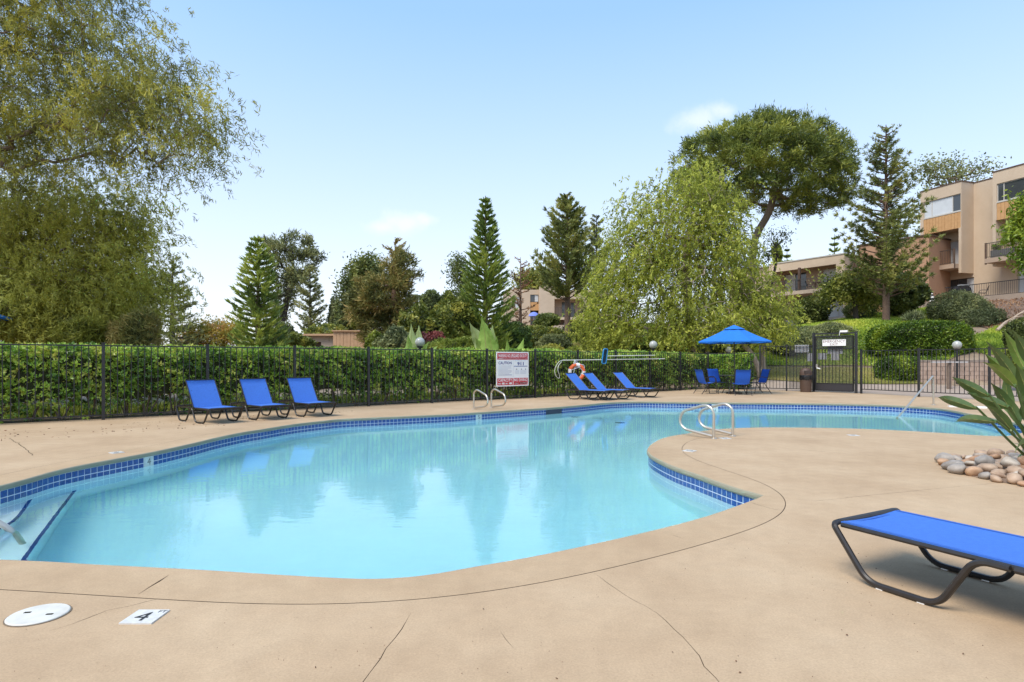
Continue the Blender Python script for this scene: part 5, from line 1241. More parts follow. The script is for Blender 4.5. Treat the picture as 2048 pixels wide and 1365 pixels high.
# ------------------------------------------------------------------ umbrella, table, chairs
def umbrella(label, c, rim, peak, R, n=8, full=True, rz=0.0):
    t0 = thing('patio_umbrella', label, 'umbrella', (c[0], c[1], 0)); ctr = np.array((c[0], c[1], 0.))
    hub = R*.26; zv = rim+(peak-rim)*.72; V = []; fs = []
    an = [rz+6.28319*k/n for k in range(n)]
    rows_ = [(R, rim), (R*.63, rim+(peak-rim)*.33), (hub, zv)]
    V, fs = [], []
    for r, z in rows_:
        for k in range(n):
            a0, a1 = an[k], an[(k+1) % n] if k < n-1 else an[0]+6.28319
            V.append((c[0]+r*math.cos(a0), c[1]+r*math.sin(a0), z)); am = (a0+a1)/2; q = math.cos(math.pi/n)*.985
            V.append((c[0]+r*q*math.cos(am), c[1]+r*q*math.sin(am), z-.008))
    m_ = 2*n
    for i in range(2):
        for k in range(m_): fs.append((i*m_+k, i*m_+(k+1) % m_, (i+1)*m_+(k+1) % m_, (i+1)*m_+k))
    mb = MB(); mb.add(V, fs); mb.build('canopy', M['canvas'], t0)
    V = [(c[0]+r*math.cos(t_), c[1]+r*math.sin(t_), z) for r, z in ((R*.30, zv+.012), (.03, peak)) for t_ in [rz+6.28319*k/n for k in range(n)]]
    mb = MB(); mb.add(V, [(k, (k+1) % n, n+(k+1) % n, n+k) for k in range(n)]+[tuple(range(n, 2*n))]); mb.build('vent_cap', M['canvas'], t0)
    mb = MB()
    V = [(c[0]+r*math.cos(t_), c[1]+r*math.sin(t_), z) for r, z in ((R, rim), (R*.995, rim-.05)) for t_ in an]
    mb.add(V, [(k, (k+1) % n, n+(k+1) % n, n+k) for k in range(n)]); mb.build('valance', M['canvas'], t0)
    mb = MB(); mb.tube([(c[0], c[1], .02), (c[0], c[1], peak-.02)], .021, 10); mb.build('pole', M['chair_frame'], t0, smooth=True)
    for k in range(n):
        e = np.array((c[0]+R*.97*math.cos(an[k]), c[1]+R*.97*math.sin(an[k]), rim-.02)); h = ctr+np.array((0, 0, peak-.12))
        mb = MB(); mb.tube([h, (h+e)/2+(0, 0, -.02), e], .009, 5); mb.build('rib', M['chair_frame'], t0)
    mb = MB(); mb.lathe([(.02, 0), (.03, .03), (.012, .06), (0, .09)], (c[0], c[1], peak-.01), 10); mb.build('finial', M['chair_frame'], t0, smooth=True)
    mb = MB(); mb.lathe([(.30, 0), (.30, .05), (.26, .075), (.05, .09), (.04, .22), (.0, .22)], (c[0], c[1], 0), 20); mb.build('base', M['chair_frame'], t0, smooth=True)
    return t0
UC = np.array((8.42, 22.75))
umbrella('blue market umbrella standing over the table and chairs', UC, 1.97, 2.60, 1.38, rz=.06)
umbrella('blue umbrella mostly outside the left edge behind the hedge', (-14.27, 15.0), 2.37, 3.0, 1.38)
tb = thing('patio_table', 'round glass-topped patio table under the blue umbrella', 'table', (*UC, 0))
mb = MB(); mb.lathe([(.03, .69), (.56, .69), (.58, .70), (.58, .715), (.56, .722), (.03, .722)], (*UC, 0), 32); mb.build('tabletop', mat('smoked_glass_top', (.05, .06, .065), .1), tb, smooth=True)
for k in range(4):
    an = .8+k*math.pi/2; P = [(UC[0]+r*math.cos(an), UC[1]+r*math.sin(an), z) for r, z in ((.45, .69), (.30, .38), (.48, .0))]; mb = MB(); mb.tube(smooth_path(P, 5), .014, 6); mb.build('leg', M['chair_frame'], tb, smooth=True)
def make_chair(label):
    t0 = thing('patio_chair', label, 'chair', group='blue sling chairs round the umbrella table')
    for s in (-1, 1):
        y = s*.29
        mb = MB(); mb.tube(rounded([(.30, y, 0), (.22, y, .40), (.20, y, .62), (-.02, y, .645), (-.27, y, .60)], .1, 4), .013, 7); mb.build('front_leg', M['chair_frame'], t0, smooth=True, world=False)
        mb = MB(); mb.tube(rounded([(-.40, y, 0), (-.10, y, .40)], .05), .013, 7); mb.build('rear_leg', M['chair_frame'], t0, smooth=True, world=False)
        mb = MB(); mb.tube(smooth_path([(.27, y*.9, .43), (.0, y*.9, .40), (-.17, y*.9, .42), (-.27, y*.9, .62), (-.34, y*.9, .88), (-.40, y*.9, .93)], 4), .011, 6); mb.build('side_rail', M['chair_frame'], t0, smooth=True, world=False)
        mb = MB(); mb.tube([(.285, y, .09), (-.33, y, .09)], .008, 5); mb.build('stretcher', M['chair_frame'], t0, world=False)
    for nm, P in (('seat', [(.27, .432), (.13, .405), (0, .395), (-.14, .402)]), ('backrest', [(-.185, .43), (-.27, .62), (-.31, .75), (-.345, .88), (-.40, .935)])):
        P = smooth_path(P, 3); V = [(x, y, z) for x, z in P for y in (-.255, -.12, .12, .255)]; n = len(P)
        V = [(x, y, z-(.012 if abs(y) < .2 else 0)) for x, y, z in V]; V2 = [(x-.006, y, z-.006) for x, y, z in V]; m_ = len(V)
        fs = [(i*4+k, i*4+k+1, (i+1)*4+k+1, (i+1)*4+k) for i in range(n-1) for k in range(3)]; fs += [tuple(m_+q for q in f[::-1]) for f in fs]
        mb = MB(); mb.add(V+V2, fs); mb.build(nm, M['sling2'], t0, smooth=True, world=False)
    return t0
ch0 = None
for (dx, dy, fa, lab) in ((-1.02, .02, .25, 'blue chair left of the umbrella table facing right'), (-.30, .88, -1.25, 'blue chair behind the umbrella table near the fence'),
                     (-.05, -.80, 1.45, 'blue chair with its back to the pool before the table'), (.98, .22, 3.3, 'blue chair right of the umbrella table facing left')):
    o = make_chair(lab) if ch0 is None else copy_tree(ch0); ch0 = ch0 or o; o['label'] = lab
    o.location = (UC[0]+dx, UC[1]+dy, 0); o.rotation_euler = (0, 0, fa)

# rubbish bin
bc = (11.73, 23.95); bn = thing('rubbish_bin', 'brown domed rubbish bin with black liner beside the gate', 'bin', (*bc, 0))
mb = MB(); mb.lathe([(.20, 0), (.205, .03), (.225, .62), (.225, .64)], (*bc, 0), 24); mb.build('body', M['bin'], bn, smooth=True)
g = rng(55); V = []; sd = 28
for r, z in ((.228, .50), (.236, .56), (.238, .64), (.232, .68), (.20, .685)):
    for k in range(sd): V.append((bc[0]+(r+g.normal()*.006)*math.cos(6.283*k/sd), bc[1]+(r+g.normal()*.006)*math.sin(6.283*k/sd), z+(g.normal()*.018 if z < .55 else 0)))
mb = MB(); mb.add(V, [(i*sd+k, i*sd+(k+1) % sd, (i+1)*sd+(k+1) % sd, (i+1)*sd+k) for i in range(4) for k in range(sd)]); mb.build('liner', M['bag'], bn, smooth=True)
mb = MB(); mb.lathe([(.232, .675), (.232, .72), (.225, .80), (.20, .88), (.14, .945), (.06, .97), (0, .972)], (*bc, 0), 24); mb.build('dome_lid', M['bin'], bn, smooth=True)
mb = MB(); mb.box((bc[0]-.045, bc[1]-.20, .80), (.22, .06, .13), -.05); mb.build('flap', mat('bin_flap', (.05, .034, .028), .5), bn)

# ------------------------------------------------------------------ warning sign on the fence
su = np.array((*FU, 0)); sn = np.array((FU[1], -FU[0], 0)); sz_ = np.array((0, 0, 1.0))
def fpt(px, y=None, off=.05):
    k = (px-CX)/F; n2 = sn[:2]; o_ = F0+n2*off; s = (k*o_[1]-o_[0])/(FU[0]-k*FU[1]); q = o_+FU*s
    return np.array((q[0], q[1], 0 if y is None else H+(HY-y)/F*q[1]))
pL, pR = fpt(992.3, 704), fpt(1057, 702); zt_, zb_ = pL[2], fpt(992.3, 773.8)[2]; SWd = np.linalg.norm((pR-pL)[:2]); SH = zt_-zb_
s0_ = np.array((pL[0], pL[1], zb_)); sign = thing('warning_sign', 'red and white pool warning sign hung on the long fence', 'sign', tuple(s0_+su*SWd/2))
def sp(x, y, o=0.0): return s0_+su*(x*SWd)+sz_*(y*SH)+sn*o
mb = MB(); mb.frame(sp(.5, .5), su, sn, sz_, SWd, .012, SH); mb.build('sign_board', M['white'], sign)
def panel(x0, y0, x1, y1, m, nm): mb = MB(); mb.frame(sp((x0+x1)/2, (y0+y1)/2, .007), su, sn, sz_, (x1-x0)*SWd, .002, (y1-y0)*SH); return mb.build(nm, m, sign)
panel(.03, .775, .97, .965, M['red'], 'red_band'); panel(.03, .035, .50, .235, M['red'], 'red_band'); panel(.52, .035, .97, .235, M['red'], 'red_band')
def st(txt, x, y, w, h, m, o=.0085, b=.012): text(txt, m, sign, sp(x, y, o), su, sz_, w*SWd, h*SH, b)
st('WARNING: NO LIFEGUARD ON DUTY', .5, .888, .88, .10, M['white'])
panel(.06, .795, .94, .818, M['white'], 'small_print_line')
st('CAUTION', .265, .68, .40, .085, M['sign_blue'], .0075, .02); st('911', .74, .655, .20, .10, M['sign_blue'], .0075, .03)
for k in range(9): panel(.06, .59-.033*k, .06+(.40, .38, .40, .30, .41, .41, .39, .33, .20)[k], .59-.033*k+.009, M['sign_grey'], 'small_print_line')
panel(.06, .325, .48, .335, M['sign_blue'], 'small_print_line'); panel(.57, .735, .92, .747, M['sign_grey'], 'small_print_line'); panel(.535, .572, .96, .590, M['sign_blue'], 'small_print_line')
panel(.51, .27, .514, .76, M['sign_grey'], 'divider_line')
for x in (.62, .77, .90): panel(x-.012, .48, x+.012, .505, M['black_ink'], 'symbol')
for k in range(4): panel(.57, .45-.03*k, .70, .458-.03*k, M['sign_grey'], 'small_print_line'); panel(.73, .45-.03*k, .93, .458-.03*k, M['sign_grey'], 'small_print_line')
st('CAPACITY', .265, .178, .42, .085, M['white']); st('NO DIVING', .745, .178, .40, .085, M['white'])
panel(.06, .06, .15, .10, M['white'], 'small_print_line'); panel(.17, .055, .25, .11, M['white'], 'blank_box'); panel(.28, .06, .35, .10, M['white'], 'small_print_line'); panel(.38, .055, .47, .11, M['white'], 'blank_box'); panel(.56, .06, .68, .10, M['white'], 'small_print_line'); panel(.72, .055, .94, .11, M['white'], 'blank_box')

# shepherd's hook, leaf net, life ring
a_, b_ = fpt(1125, 721, .07), fpt(1329, 718, .07)
hook = thing('shepherd_hook', 'long white rescue pole with loop hook hung along the fence', 'rescue pole', tuple(a_))
mb = MB(); mb.tube([a_, b_], .017, 8); mb.build('pole', M['pole_white'], hook, smooth=True)
mb = MB(); P = [a_, fpt(1118, 724, .07), fpt(1111, 735, .07), fpt(1109.5, 745, .08), fpt(1113, 754, .10), fpt(1118, 757, .12), fpt(1119, 752, .14), fpt(1116, 742, .15), fpt(1117, 732, .14), fpt(1123, 724, .10)]
mb.tube(smooth_path(P, 5), .010, 6); mb.build('loop', M['pole_white'], hook, smooth=True)
for px in (1230, 1300):
    q = fpt(px, 719.5, .05); mb = MB(); mb.frame(q, su, sn, sz_, .03, .06, .07); mb.build('bracket', M['iron'], hook)
nc = fpt(1209.5, 713, .12); net = thing('leaf_net', 'blue-framed pool leaf net on a short white pole', 'pool net', tuple(nc))
q0, q1 = fpt(1212, 712.5, .10), fpt(1310, 711, .10)
mb = MB(); mb.tube([q0, q1], .015, 8); mb.build('pole', M['pole_white'], net, smooth=True)
w_, h_ = .11, .27; ring = [nc+su*x*w_+sz_*z*h_+su*.05*z for x, z in ((-1, -1), (1, -1), (1, 1), (-1, 1))]
mb = MB(); mb.tube(rounded([ring[0]*.5+ring[1]*.5, ring[1], ring[2], ring[3], ring[0], ring[0]*.5+ring[1]*.5], .06, 5), .022, 8); mb.build('frame', M['net_blue'], net, smooth=True)
mb = MB(); mb.add([p+sn*.0 for p in ring]+[nc+sn*(-.04)], [(0, 1, 4), (1, 2, 4), (2, 3, 4), (3, 0, 4)]); mb.build('mesh_bag', M['net'], net)
rc = fpt(1153.5, 744.5, .13); lr = thing('life_ring', 'orange and white life ring hanging on the fence post by the loungers', 'life ring', tuple(rc))
e1 = nrm(su*.8+sn*.45-sz_*.15); e2 = nrm(np.cross(np.cross(e1, sz_), e1)); RR = .255
for k in range(8):
    a0 = 2*math.pi*k/8+.25; a1 = a0+(2*math.pi/8)*(1.0); wide = k % 2 == 0
    a0, a1 = (a0, a0+math.pi/4*1.4) if wide else (a0+math.pi/4*.4, a0+math.pi/4)
    P = [rc+e1*RR*math.cos(t_)+e2*RR*math.sin(t_) for t_ in np.linspace(a0, a1, 7)]; mb = MB(); mb.tube(P, .066 if wide else .068, 10); mb.build('ring_segment' if wide else 'white_band', M['orange'] if wide else M['white'], lr, smooth=True)
mb = MB(); g = rng(77)
top_ = fpt(1150, 721, .09)
for k in range(6):
    P = [top_+sz_*.02, top_+su*g.normal()*.05+sn*.03-sz_*.12, rc+e1*g.normal()*.12+e2*.25+sn*.05, rc+e1*RR*math.cos(k)+e2*RR*math.sin(k)*.9+sn*.06]; mb.tube(smooth_path(P, 4), .008, 5)
mb.build('rope', M['rope'], lr, smooth=True)

# ------------------------------------------------------------------ lamps
def lamp(px, y, d, rad, label):
    c = at(px, y, d); zb = tz(c[0], c[1]); t0 = thing('globe_lamp', label, 'lamp post', (c[0], c[1], zb), group='round globe lamps behind the fence')
    mb = MB(); n = 14; mb.lathe([(rad*math.sin(a_)+1e-6, -rad*math.cos(a_)) for a_ in np.linspace(.25, math.pi, n)], c, 20); mb.build('globe', M['globe'], t0, smooth=True)
    mb = MB(); mb.lathe([(.045, 0), (.045, .12), (.09, .14), (.10, .19)], (c[0], c[1], c[2]-rad-.16), 14); mb.build('collar', M['iron'], t0, smooth=True)
    mb = MB(); mb.tube([(c[0], c[1], zb-.1), (c[0], c[1], c[2]-rad-.1)], .045, 10); mb.build('post', M['iron'], t0, smooth=True)
lamp(840, 685, 19, .155, 'globe lamp behind the hedge beside the pale banana plant')
lamp(1306.5, 690, 26.5, .18, 'globe lamp behind the hedge under the weeping tree')
lamp(1457.5, 700, 29, .16, 'globe lamp half hidden behind the hedge under the umbrella rim')
lamp(1914, 690.5, 27, .19, 'globe lamp standing right of the large clipped hedge')

# ------------------------------------------------------------------ retaining wall, post and rail
rw = thing('stone_wall', 'pinkish block retaining wall behind the right fence', 'wall', (*WALL[0], 0))
(ax_, ay_), (bx_, by_) = WALL; wl = math.hypot(bx_-ax_, by_-ay_); wu = np.array(((bx_-ax_)/wl, (by_-ay_)/wl)); wn_ = np.array((-wu[1], wu[0]))
mb = MB(); c_ = np.array(WALL[0])+wu*wl/2+wn_*.15; mb.frame((*c_, .58), (*wu, 0), (*wn_, 0), (0, 0, 1), wl, .2, 1.22); mb.build('mortar_core', mat('wall_mortar', (.16, .12, .095), .95), rw)
bb = MB(); bb.frame((0, 0, 0), (1, 0, 0), (0, 1, 0), (0, 0, 1), .405, .16, .19)
bme = bb.mesh('block', M['stone_block']); g = rng(60)
for r in range(6):
    for k in range(int(wl/.42)):
        s = (k+.5+(.5 if r % 2 else 0))*.42
        if s > wl-.1: continue
        if r % 2 and k == 0:
            p = np.array(WALL[0])+wu*.1+wn_*.03; o = link('block', bme, rw); o.location = (p[0]-ax_, p[1]-ay_, .08+r*.2); o.scale = (.5, 1, 1); o.rotation_euler = (0, 0, math.atan2(wu[1], wu[0]))
        p = np.array(WALL[0])+wu*s+wn_*(.03+g.normal()*.006); o = link('block', bme, rw); o.location = (p[0]-ax_, p[1]-ay_, .08+r*.2); o.rotation_euler = (g.normal()*.01, g.normal()*.01, math.atan2(wu[1], wu[0])+g.normal()*.01)
mb = MB(); mb.frame((*(c_-wn_*.02), 1.24), (*wu, 0), (*wn_, 0), (0, 0, 1), wl, .34, .09); mb.build('cap', mat('wall_cap', (.24, .19, .16), .9, var=.2, scale=4), rw)
wp = at(1898, 752, 26.2); pr = thing('post_and_rail', 'wooden post carrying a thin pale rail before the stone wall', 'railing', (wp[0], wp[1], 0))
mb = MB(); mb.box((wp[0], wp[1], .58), (.13, .13, 1.2)); mb.build('post', mat('weathered_post', (.20, .145, .11), .9, var=.2, scale=8), pr)
mb = MB(); mb.bar((wp[0]-.85, wp[1]-.10, 1.19), (wp[0]+.75, wp[1]-.10, 1.19), .05, .06); mb.build('rail', mat('pale_rail', (.45, .42, .40), .7), pr)

# ------------------------------------------------------------------ buildings
class Frame:
    """local building axes: u along the front, w into the building"""
    def __init__(s, o, u):
        s.o = np.array(o, float); s.u = nrm(u); s.w = np.array((-s.u[1], s.u[0]))
        if s.w[1] < 0: s.w = -s.w
    def p(s, u, w, z): q = s.o+s.u*u+s.w*w; return np.array((q[0], q[1], z))
    def box(s, mb, u0, u1, w0, w1, z0, z1):
        return mb.frame(s.p((u0+u1)/2, (w0+w1)/2, (z0+z1)/2), (*s.u, 0), (*s.w, 0), (0, 0, 1), abs(u1-u0), abs(w1-w0), abs(z1-z0))
def holed(fr, u0, u1, z0, z1, w0, w1, holes, m, parent, name='wall'):
    """wall slab with rectangular openings"""
    us = sorted({u0, u1, *[h[0] for h in holes], *[h[1] for h in holes]}); zs = sorted({z0, z1, *[h[2] for h in holes], *[h[3] for h in holes]}); mb = MB()
    for a_, b_ in zip(us[:-1], us[1:]):
        run = None
        for c_, d_ in zip(zs[:-1], zs[1:]):
            mu, mz = (a_+b_)/2, (c_+d_)/2
            if any(h[0] < mu < h[1] and h[2] < mz < h[3] for h in holes):
                if run: fr.box(mb, a_, b_, w0, w1, *run); run = None
            else: run = (run[0], d_) if run else (c_, d_)
        if run: fr.box(mb, a_, b_, w0, w1, *run)
    return mb.build(name, m, parent)
def window(fr, u0, u1, z0, z1, w, parent, panes=2, fm='frame', mats=('glass', 'glass'), cuts=None, name='window'):
    t_ = .06; mb = MB()
    fr.box(mb, u0, u1, w, w+.07, z1-t_, z1); fr.box(mb, u0, u1, w, w+.07, z0, z0+t_); fr.box(mb, u0, u0+t_, w, w+.07, z0+t_, z1-t_); fr.box(mb, u1-t_, u1, w, w+.07, z0+t_, z1-t_)
    cuts = cuts or [u0+(u1-u0)*k/panes for k in range(1, panes)]
    for c_ in cuts: fr.box(mb, c_-.03, c_+.03, w+.003, w+.067, z0+t_, z1-t_)
    o = mb.build(name, M[fm], parent); e = [u0+t_]+list(cuts)+[u1-t_]
    for k in range(len(e)-1):
        mb = MB(); fr.box(mb, e[k], e[k+1], w+.03, w+.045, z0+t_, z1-t_); mb.build('pane', M[mats[k % len(mats)]], o)
    return o
def railing(fr, u0, u1, w, z0, z1, parent, sp=.13, m='bronze', post_drop=0.0, ends=True, name='railing'):
    mb = MB(); fr.box(mb, u0, u1, w-.025, w+.025, z1-.05, z1); fr.box(mb, u0, u1, w-.02, w+.02, z0+.08, z0+.12)
    k = max(2, int((u1-u0)/sp))
    o = mb.build(name, M[m], parent)
    bars = MB()
    for i in range(1, k): u_ = u0+(u1-u0)*i/k; fr.box(bars, u_-.009, u_+.009, w-.009, w+.009, z0+.12, z1-.05)
    ob = bars.build('baluster', M[m], o)
    for u_ in ((u0, u1) if ends else ()):
        mb = MB(); fr.box(mb, u_-.05, u_+.05, w-.05, w+.05, z0-post_drop, z1+.03); mb.build('post', M['brown_wood'], o)
    return o
def planks(fr, u0, u1, w0, w1, z0, z1, m, parent, step=.22, name='plank'):
    k = max(1, int(round((u1-u0)/step))); s = (u1-u0)/k; g = rng(int(u0*100) % 999+k)
    for i in range(k):
        mb = MB(); fr.box(mb, u0+s*i+.008, u0+s*(i+1)-.008, w0+g.random()*.012, w1, z0, z1); mb.build(name, M[m], parent)

# right three-storey block
B1 = thing('apartment_block', 'three-storey beige apartment block with wood panels at the upper right', 'building', (36.7, 49.0, 5.9))
f1 = Frame((36.7, 49.0), (.33, -.944))
ZT = 15.9
def bay(u0, u1, first):
    # upper storey box with window band and wood panel below
    wz0, wz1 = 13.55, 14.95; a_, b_ = u0+.28, u1-.06 if first else u1-.3
    holed(f1, u0, u1, 12.15, ZT, 0, .18, [(a_, b_, 12.15, wz1)], M['stucco'], B1)
    mb = MB()
    f1.box(mb, u0, u0+.18, .18, 1.45, 12.15, ZT); f1.box(mb, u1-.18, u1, .18, 1.45, 12.15, ZT); f1.box(mb, u0+.18, u1-.18, .18, 1.45, ZT-.25, ZT-.02); f1.box(mb, u0+.18, u1-.18, .2, 1.45, 12.18, 12.4)
    mb.build('bay_side', M['stucco'], B1)
    window(f1, a_, b_, wz0, wz1, .08, B1, 3, 'frame', ('blind', 'blind', 'glass') if first else ('glass', 'glass', 'blind'), cuts=[a_+(b_-a_)*.22, a_+(b_-a_)*.78] if first else [a_+(b_-a_)*.1, a_+(b_-a_)*.55])
    mb = MB(); f1.box(mb, a_, b_, .0, .10, wz0-.08, wz0); mb.build('window_sill', M['frame'], B1)
    planks(f1, a_, b_, .02, .16, 12.15, wz0-.085, 'orange_wood', B1, .27)
    mb = MB(); f1.box(mb, u0-.04, u1+.04, -.04, 1.5, ZT, ZT+.09); mb.build('parapet_cap', M['brown_wood'], B1)
    # side piers down to the balcony
    mb = MB(); f1.box(mb, u0, u0+.22, 0, 1.45, 5.6 if first else 8.6, 12.148); mb.build('pier', M['stucco'], B1)
    mb = MB(); f1.box(mb, u1-.22, u1, 0, 1.45, 8.45, 12.148); mb.build('pier', M['stucco'], B1)
    # balcony
    mb = MB(); f1.box(mb, u0-.25 if not first else u0+.22, u1-.225 if first else u1, -.55, 1.45, 8.85, 9.2); mb.build('balcony_slab', M['stucco2'], B1)
    railing(f1, u0-.2 if not first else u0+.25, u1-.25, -.48, 9.2, 10.4, B1, post_drop=.45)
bay(-3.45, 0.0, True); bay(2.35, 7.6, False)
# main body
holes = [(-2.0, -.35, 9.25, 11.4), (-2.6, .02, 5.95, 8.15), (3.4, 7.0, 9.25, 11.5), (3.2, 7.2, 6.5, 8.3)]
holed(f1, -3.45, 14, 5.4, ZT-.02, 1.452, 1.70, holes, M['stucco'], B1)
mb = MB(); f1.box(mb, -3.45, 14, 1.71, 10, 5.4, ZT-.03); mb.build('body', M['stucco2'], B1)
mb = MB(); f1.box(mb, 0.045, 2.3, 1.41, 1.75, ZT-.018, ZT+.06); mb.build('parapet_cap', M['brown_wood'], B1)
window(f1, -2.0, -.35, 9.25, 11.4, 1.56, B1, 2, 'frame', ('blind', 'glass'), name='balcony_door')
window(f1, -2.6, .02, 5.95, 8.15, 1.56, B1, 4, 'bronze', ('glass', 'glass', 'glass', 'blind'), name='patio_door')
window(f1, 3.4, 7.0, 9.25, 11.5, 1.56, B1, 4, 'frame', ('blind', 'glass', 'blind', 'glass'), name='balcony_door')
window(f1, 3.2, 7.2, 6.5, 8.3, 1.56, B1, 2, 'frame', ('blind', 'blind'))
# patio below with fence and furniture
pt = MB(); f1.box(pt, -3.4, 9, -4.2, 1.45, 5.2, 5.93); po_ = pt.build('patio', M['path']); tag(po_, kind='structure')
pf = thing('patio_fence', 'low black iron fence round the ground-floor patio', 'fence', tuple(f1.p(0, -4, 5.9)))
railing(f1, -3.3, -1.5, -2.2, 5.9, 6.95, pf, .12, 'iron', ends=False); railing(f1, 1.2, 9, -3.6, 5.9, 6.95, pf, .12, 'iron', ends=False)
bq = f1.p(2.0, -2.9, 5.93); bbq = thing('covered_barbecue', 'barbecue under a black cover on the right patio', 'barbecue', tuple(bq))
mb = MB(); mb.add([bq+np.array(v) for v in [(-.6, -.3, .05), (.6, -.3, .05), (.6, .3, .05), (-.6, .3, .05), (-.52, -.27, .85), (.52, -.27, .85), (.52, .27, .85), (-.52, .27, .85), (-.42, -.15, 1.05), (.42, -.15, 1.05), (.42, .15, 1.05), (-.42, .15, 1.05)]],
       [(3, 2, 1, 0), (0, 1, 5, 4), (1, 2, 6, 5), (2, 3, 7, 6), (3, 0, 4, 7), (4, 5, 9, 8), (5, 6, 10, 9), (6, 7, 11, 10), (7, 4, 8, 11), (8, 9, 10, 11)]); mb.build('cover', M['bag'], bbq)
mb = MB(); mb.box(bq+np.array((.1, 0, 1.13)), (.7, .3, .08)); mb.build('lid', mat('grey_lid', (.30, .30, .30), .4), bbq)
pc = copy_tree(ch0); pc['label'] = 'black patio chair beside the covered barbecue'; pc['group'] = 'black chairs on the apartment patio'; pc.location = f1.p(3.3, -2.6, 5.93); pc.rotation_euler = (0, 0, 2.6); pc.name = 'patio_chair'
for ch in [k for k in bpy.data.objects if k.parent == pc]:
    if ch.name.startswith(('seat', 'backrest')): ch.data = ch.data.copy(); ch.data.materials.clear(); ch.data.materials.append(M['bag'])
sp_ = f1.p(-1.1, -2.0, 5.93); orn = thing('striped_ornament', 'black and white striped cone ornament on the apartment patio', 'ornament', tuple(sp_))
for k in range(8):
    r0_, r1_ = .42*(1-k/8.5), .42*(1-(k+1)/8.5)+.02; mb = MB(); mb.lathe([(r0_, 0), (r1_, .155)], (sp_[0], sp_[1], sp_[2]+k*.155), 14); mb.build('band', M['white'] if k % 2 else M['bag'], orn, smooth=True)
mb = MB(); mb.lathe([(.02, 0), (.05, .05), (.0, .12)], (sp_[0], sp_[1], sp_[2]+1.24), 10); mb.build('finial', M['bag'], orn)
pb = f1.p(-3.2, -2.6, 5.55); po2 = thing('white_planter', 'small white planter at the corner of the apartment patio', 'planter', tuple(pb))
mb = MB(); mb.lathe([(.22, 0), (.30, .45), (.31, .5), (.25, .5), (.24, .42)], pb, 16); mb.build('pot', M['white'], po2, smooth=True)
bp_ = f1.p(3.0, -.1, 9.2); pl2 = thing('grey_planter_box', 'grey planter box with small plants on the upper right balcony', 'planter', tuple(bp_))
mb = MB(); f1.box(mb, 2.4, 3.9, -.35, .1, 9.2, 9.8); mb.build('box', mat('grey_box', (.13, .125, .12), .7), pl2)
g = rng(70); C = np.array([f1.p(g.uniform(2.4, 3.0), g.uniform(-.3, .1), 9.9+g.random()*.4) for _ in range(400)]); leaves('foliage', L['olive'], pl2, C, g.normal(size=(400, 3)), .12, .05, g.random(400))

# middle two-storey block
B2 = thing('apartment_block', 'two-storey tan apartment block behind the weeping tree with a wide loggia', 'building', (29.7, 53.6, 5.2))
f2 = Frame((29.7, 53.6), (.55, -.835)); ZT2 = 10.8
holed(f2, -7.4, 0, 7.85, ZT2, 0, .2, [(-7.05, -.75, 7.85, 10.0)], M['stucco'], B2)
mb = MB(); f2.box(mb, -7.4, -7.2, .2, 2, 5, ZT2); f2.box(mb, -.2, 0, .2, 9, 5, ZT2); f2.box(mb, -7.2, -.2, .2, 2, ZT2-.3, ZT2-.02); mb.build('side_wall', M['stucco'], B2)
mb = MB(); f2.box(mb, -7.45, .05, -.06, 9, ZT2, ZT2+.1); mb.build('parapet_cap', M['frame'], B2)
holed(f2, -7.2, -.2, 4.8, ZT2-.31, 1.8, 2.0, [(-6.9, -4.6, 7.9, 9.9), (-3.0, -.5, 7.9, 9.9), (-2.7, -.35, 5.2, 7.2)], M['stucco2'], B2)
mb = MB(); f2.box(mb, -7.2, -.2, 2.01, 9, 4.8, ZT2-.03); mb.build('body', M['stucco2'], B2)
window(f2, -6.9, -4.6, 7.9, 9.9, 1.86, B2, 2, 'bronze', ('blind', 'glass'), name='balcony_door'); window(f2, -3.0, -.5, 7.9, 9.9, 1.86, B2, 2, 'frame', ('blind', 'glass'), cuts=[-1.5], name='balcony_door')
window(f2, -2.7, -.35, 5.2, 7.2, 1.86, B2, 2, 'frame', ('blind', 'blind'), name='patio_door')
mb = MB(); f2.box(mb, -7.0, -.3, -.9, 1.8, 7.5, 7.84); mb.build('balcony_slab', M['stucco'], B2)
railing(f2, -6.9, -.4, -.8, 7.84, 8.9, B2, .14, post_drop=.5)
mb = MB(); f2.box(mb, -3.95, -3.75, -.75, -.55, 7.84, 10.0); mb.build('balcony_column', M['brown_wood'], B2)
cb = copy_tree(ch0); cb.location = f2.p(-2.0, .2, 7.84); cb.rotation_euler = (0, 0, 2.5); cb['label'] = 'dark green chair on the middle apartment balcony'; cb['group'] = 'chairs on the middle balcony'
for ch in [k for k in bpy.data.objects if k.parent == cb]:
    if ch.name.startswith(('seat', 'backrest')): ch.data = ch.data.copy(); ch.data.materials.clear(); ch.data.materials.append(M['net'])
cb2 = copy_tree(cb); cb2.location = f2.p(-3.4, .3, 7.84); cb2.rotation_euler = (0, 0, -.3); cb2['label'] = 'dark chair beside the post on the middle apartment balcony'
tb2 = f2.p(-2.7, .3, 7.84); bt2 = thing('balcony_table', 'small wooden table between the chairs on the middle balcony', 'table', tuple(tb2))
mb = MB(); mb.lathe([(.4, .70), (.4, .74), (0, .74)], tb2, 14); mb.build('tabletop', M['brown_wood'], bt2)
for k in range(4): mb = MB(); mb.box(tb2+np.array((.25*math.cos(k*1.57), .25*math.sin(k*1.57), .35)), (.05, .05, .7)); mb.build('leg', M['brown_wood'], bt2)
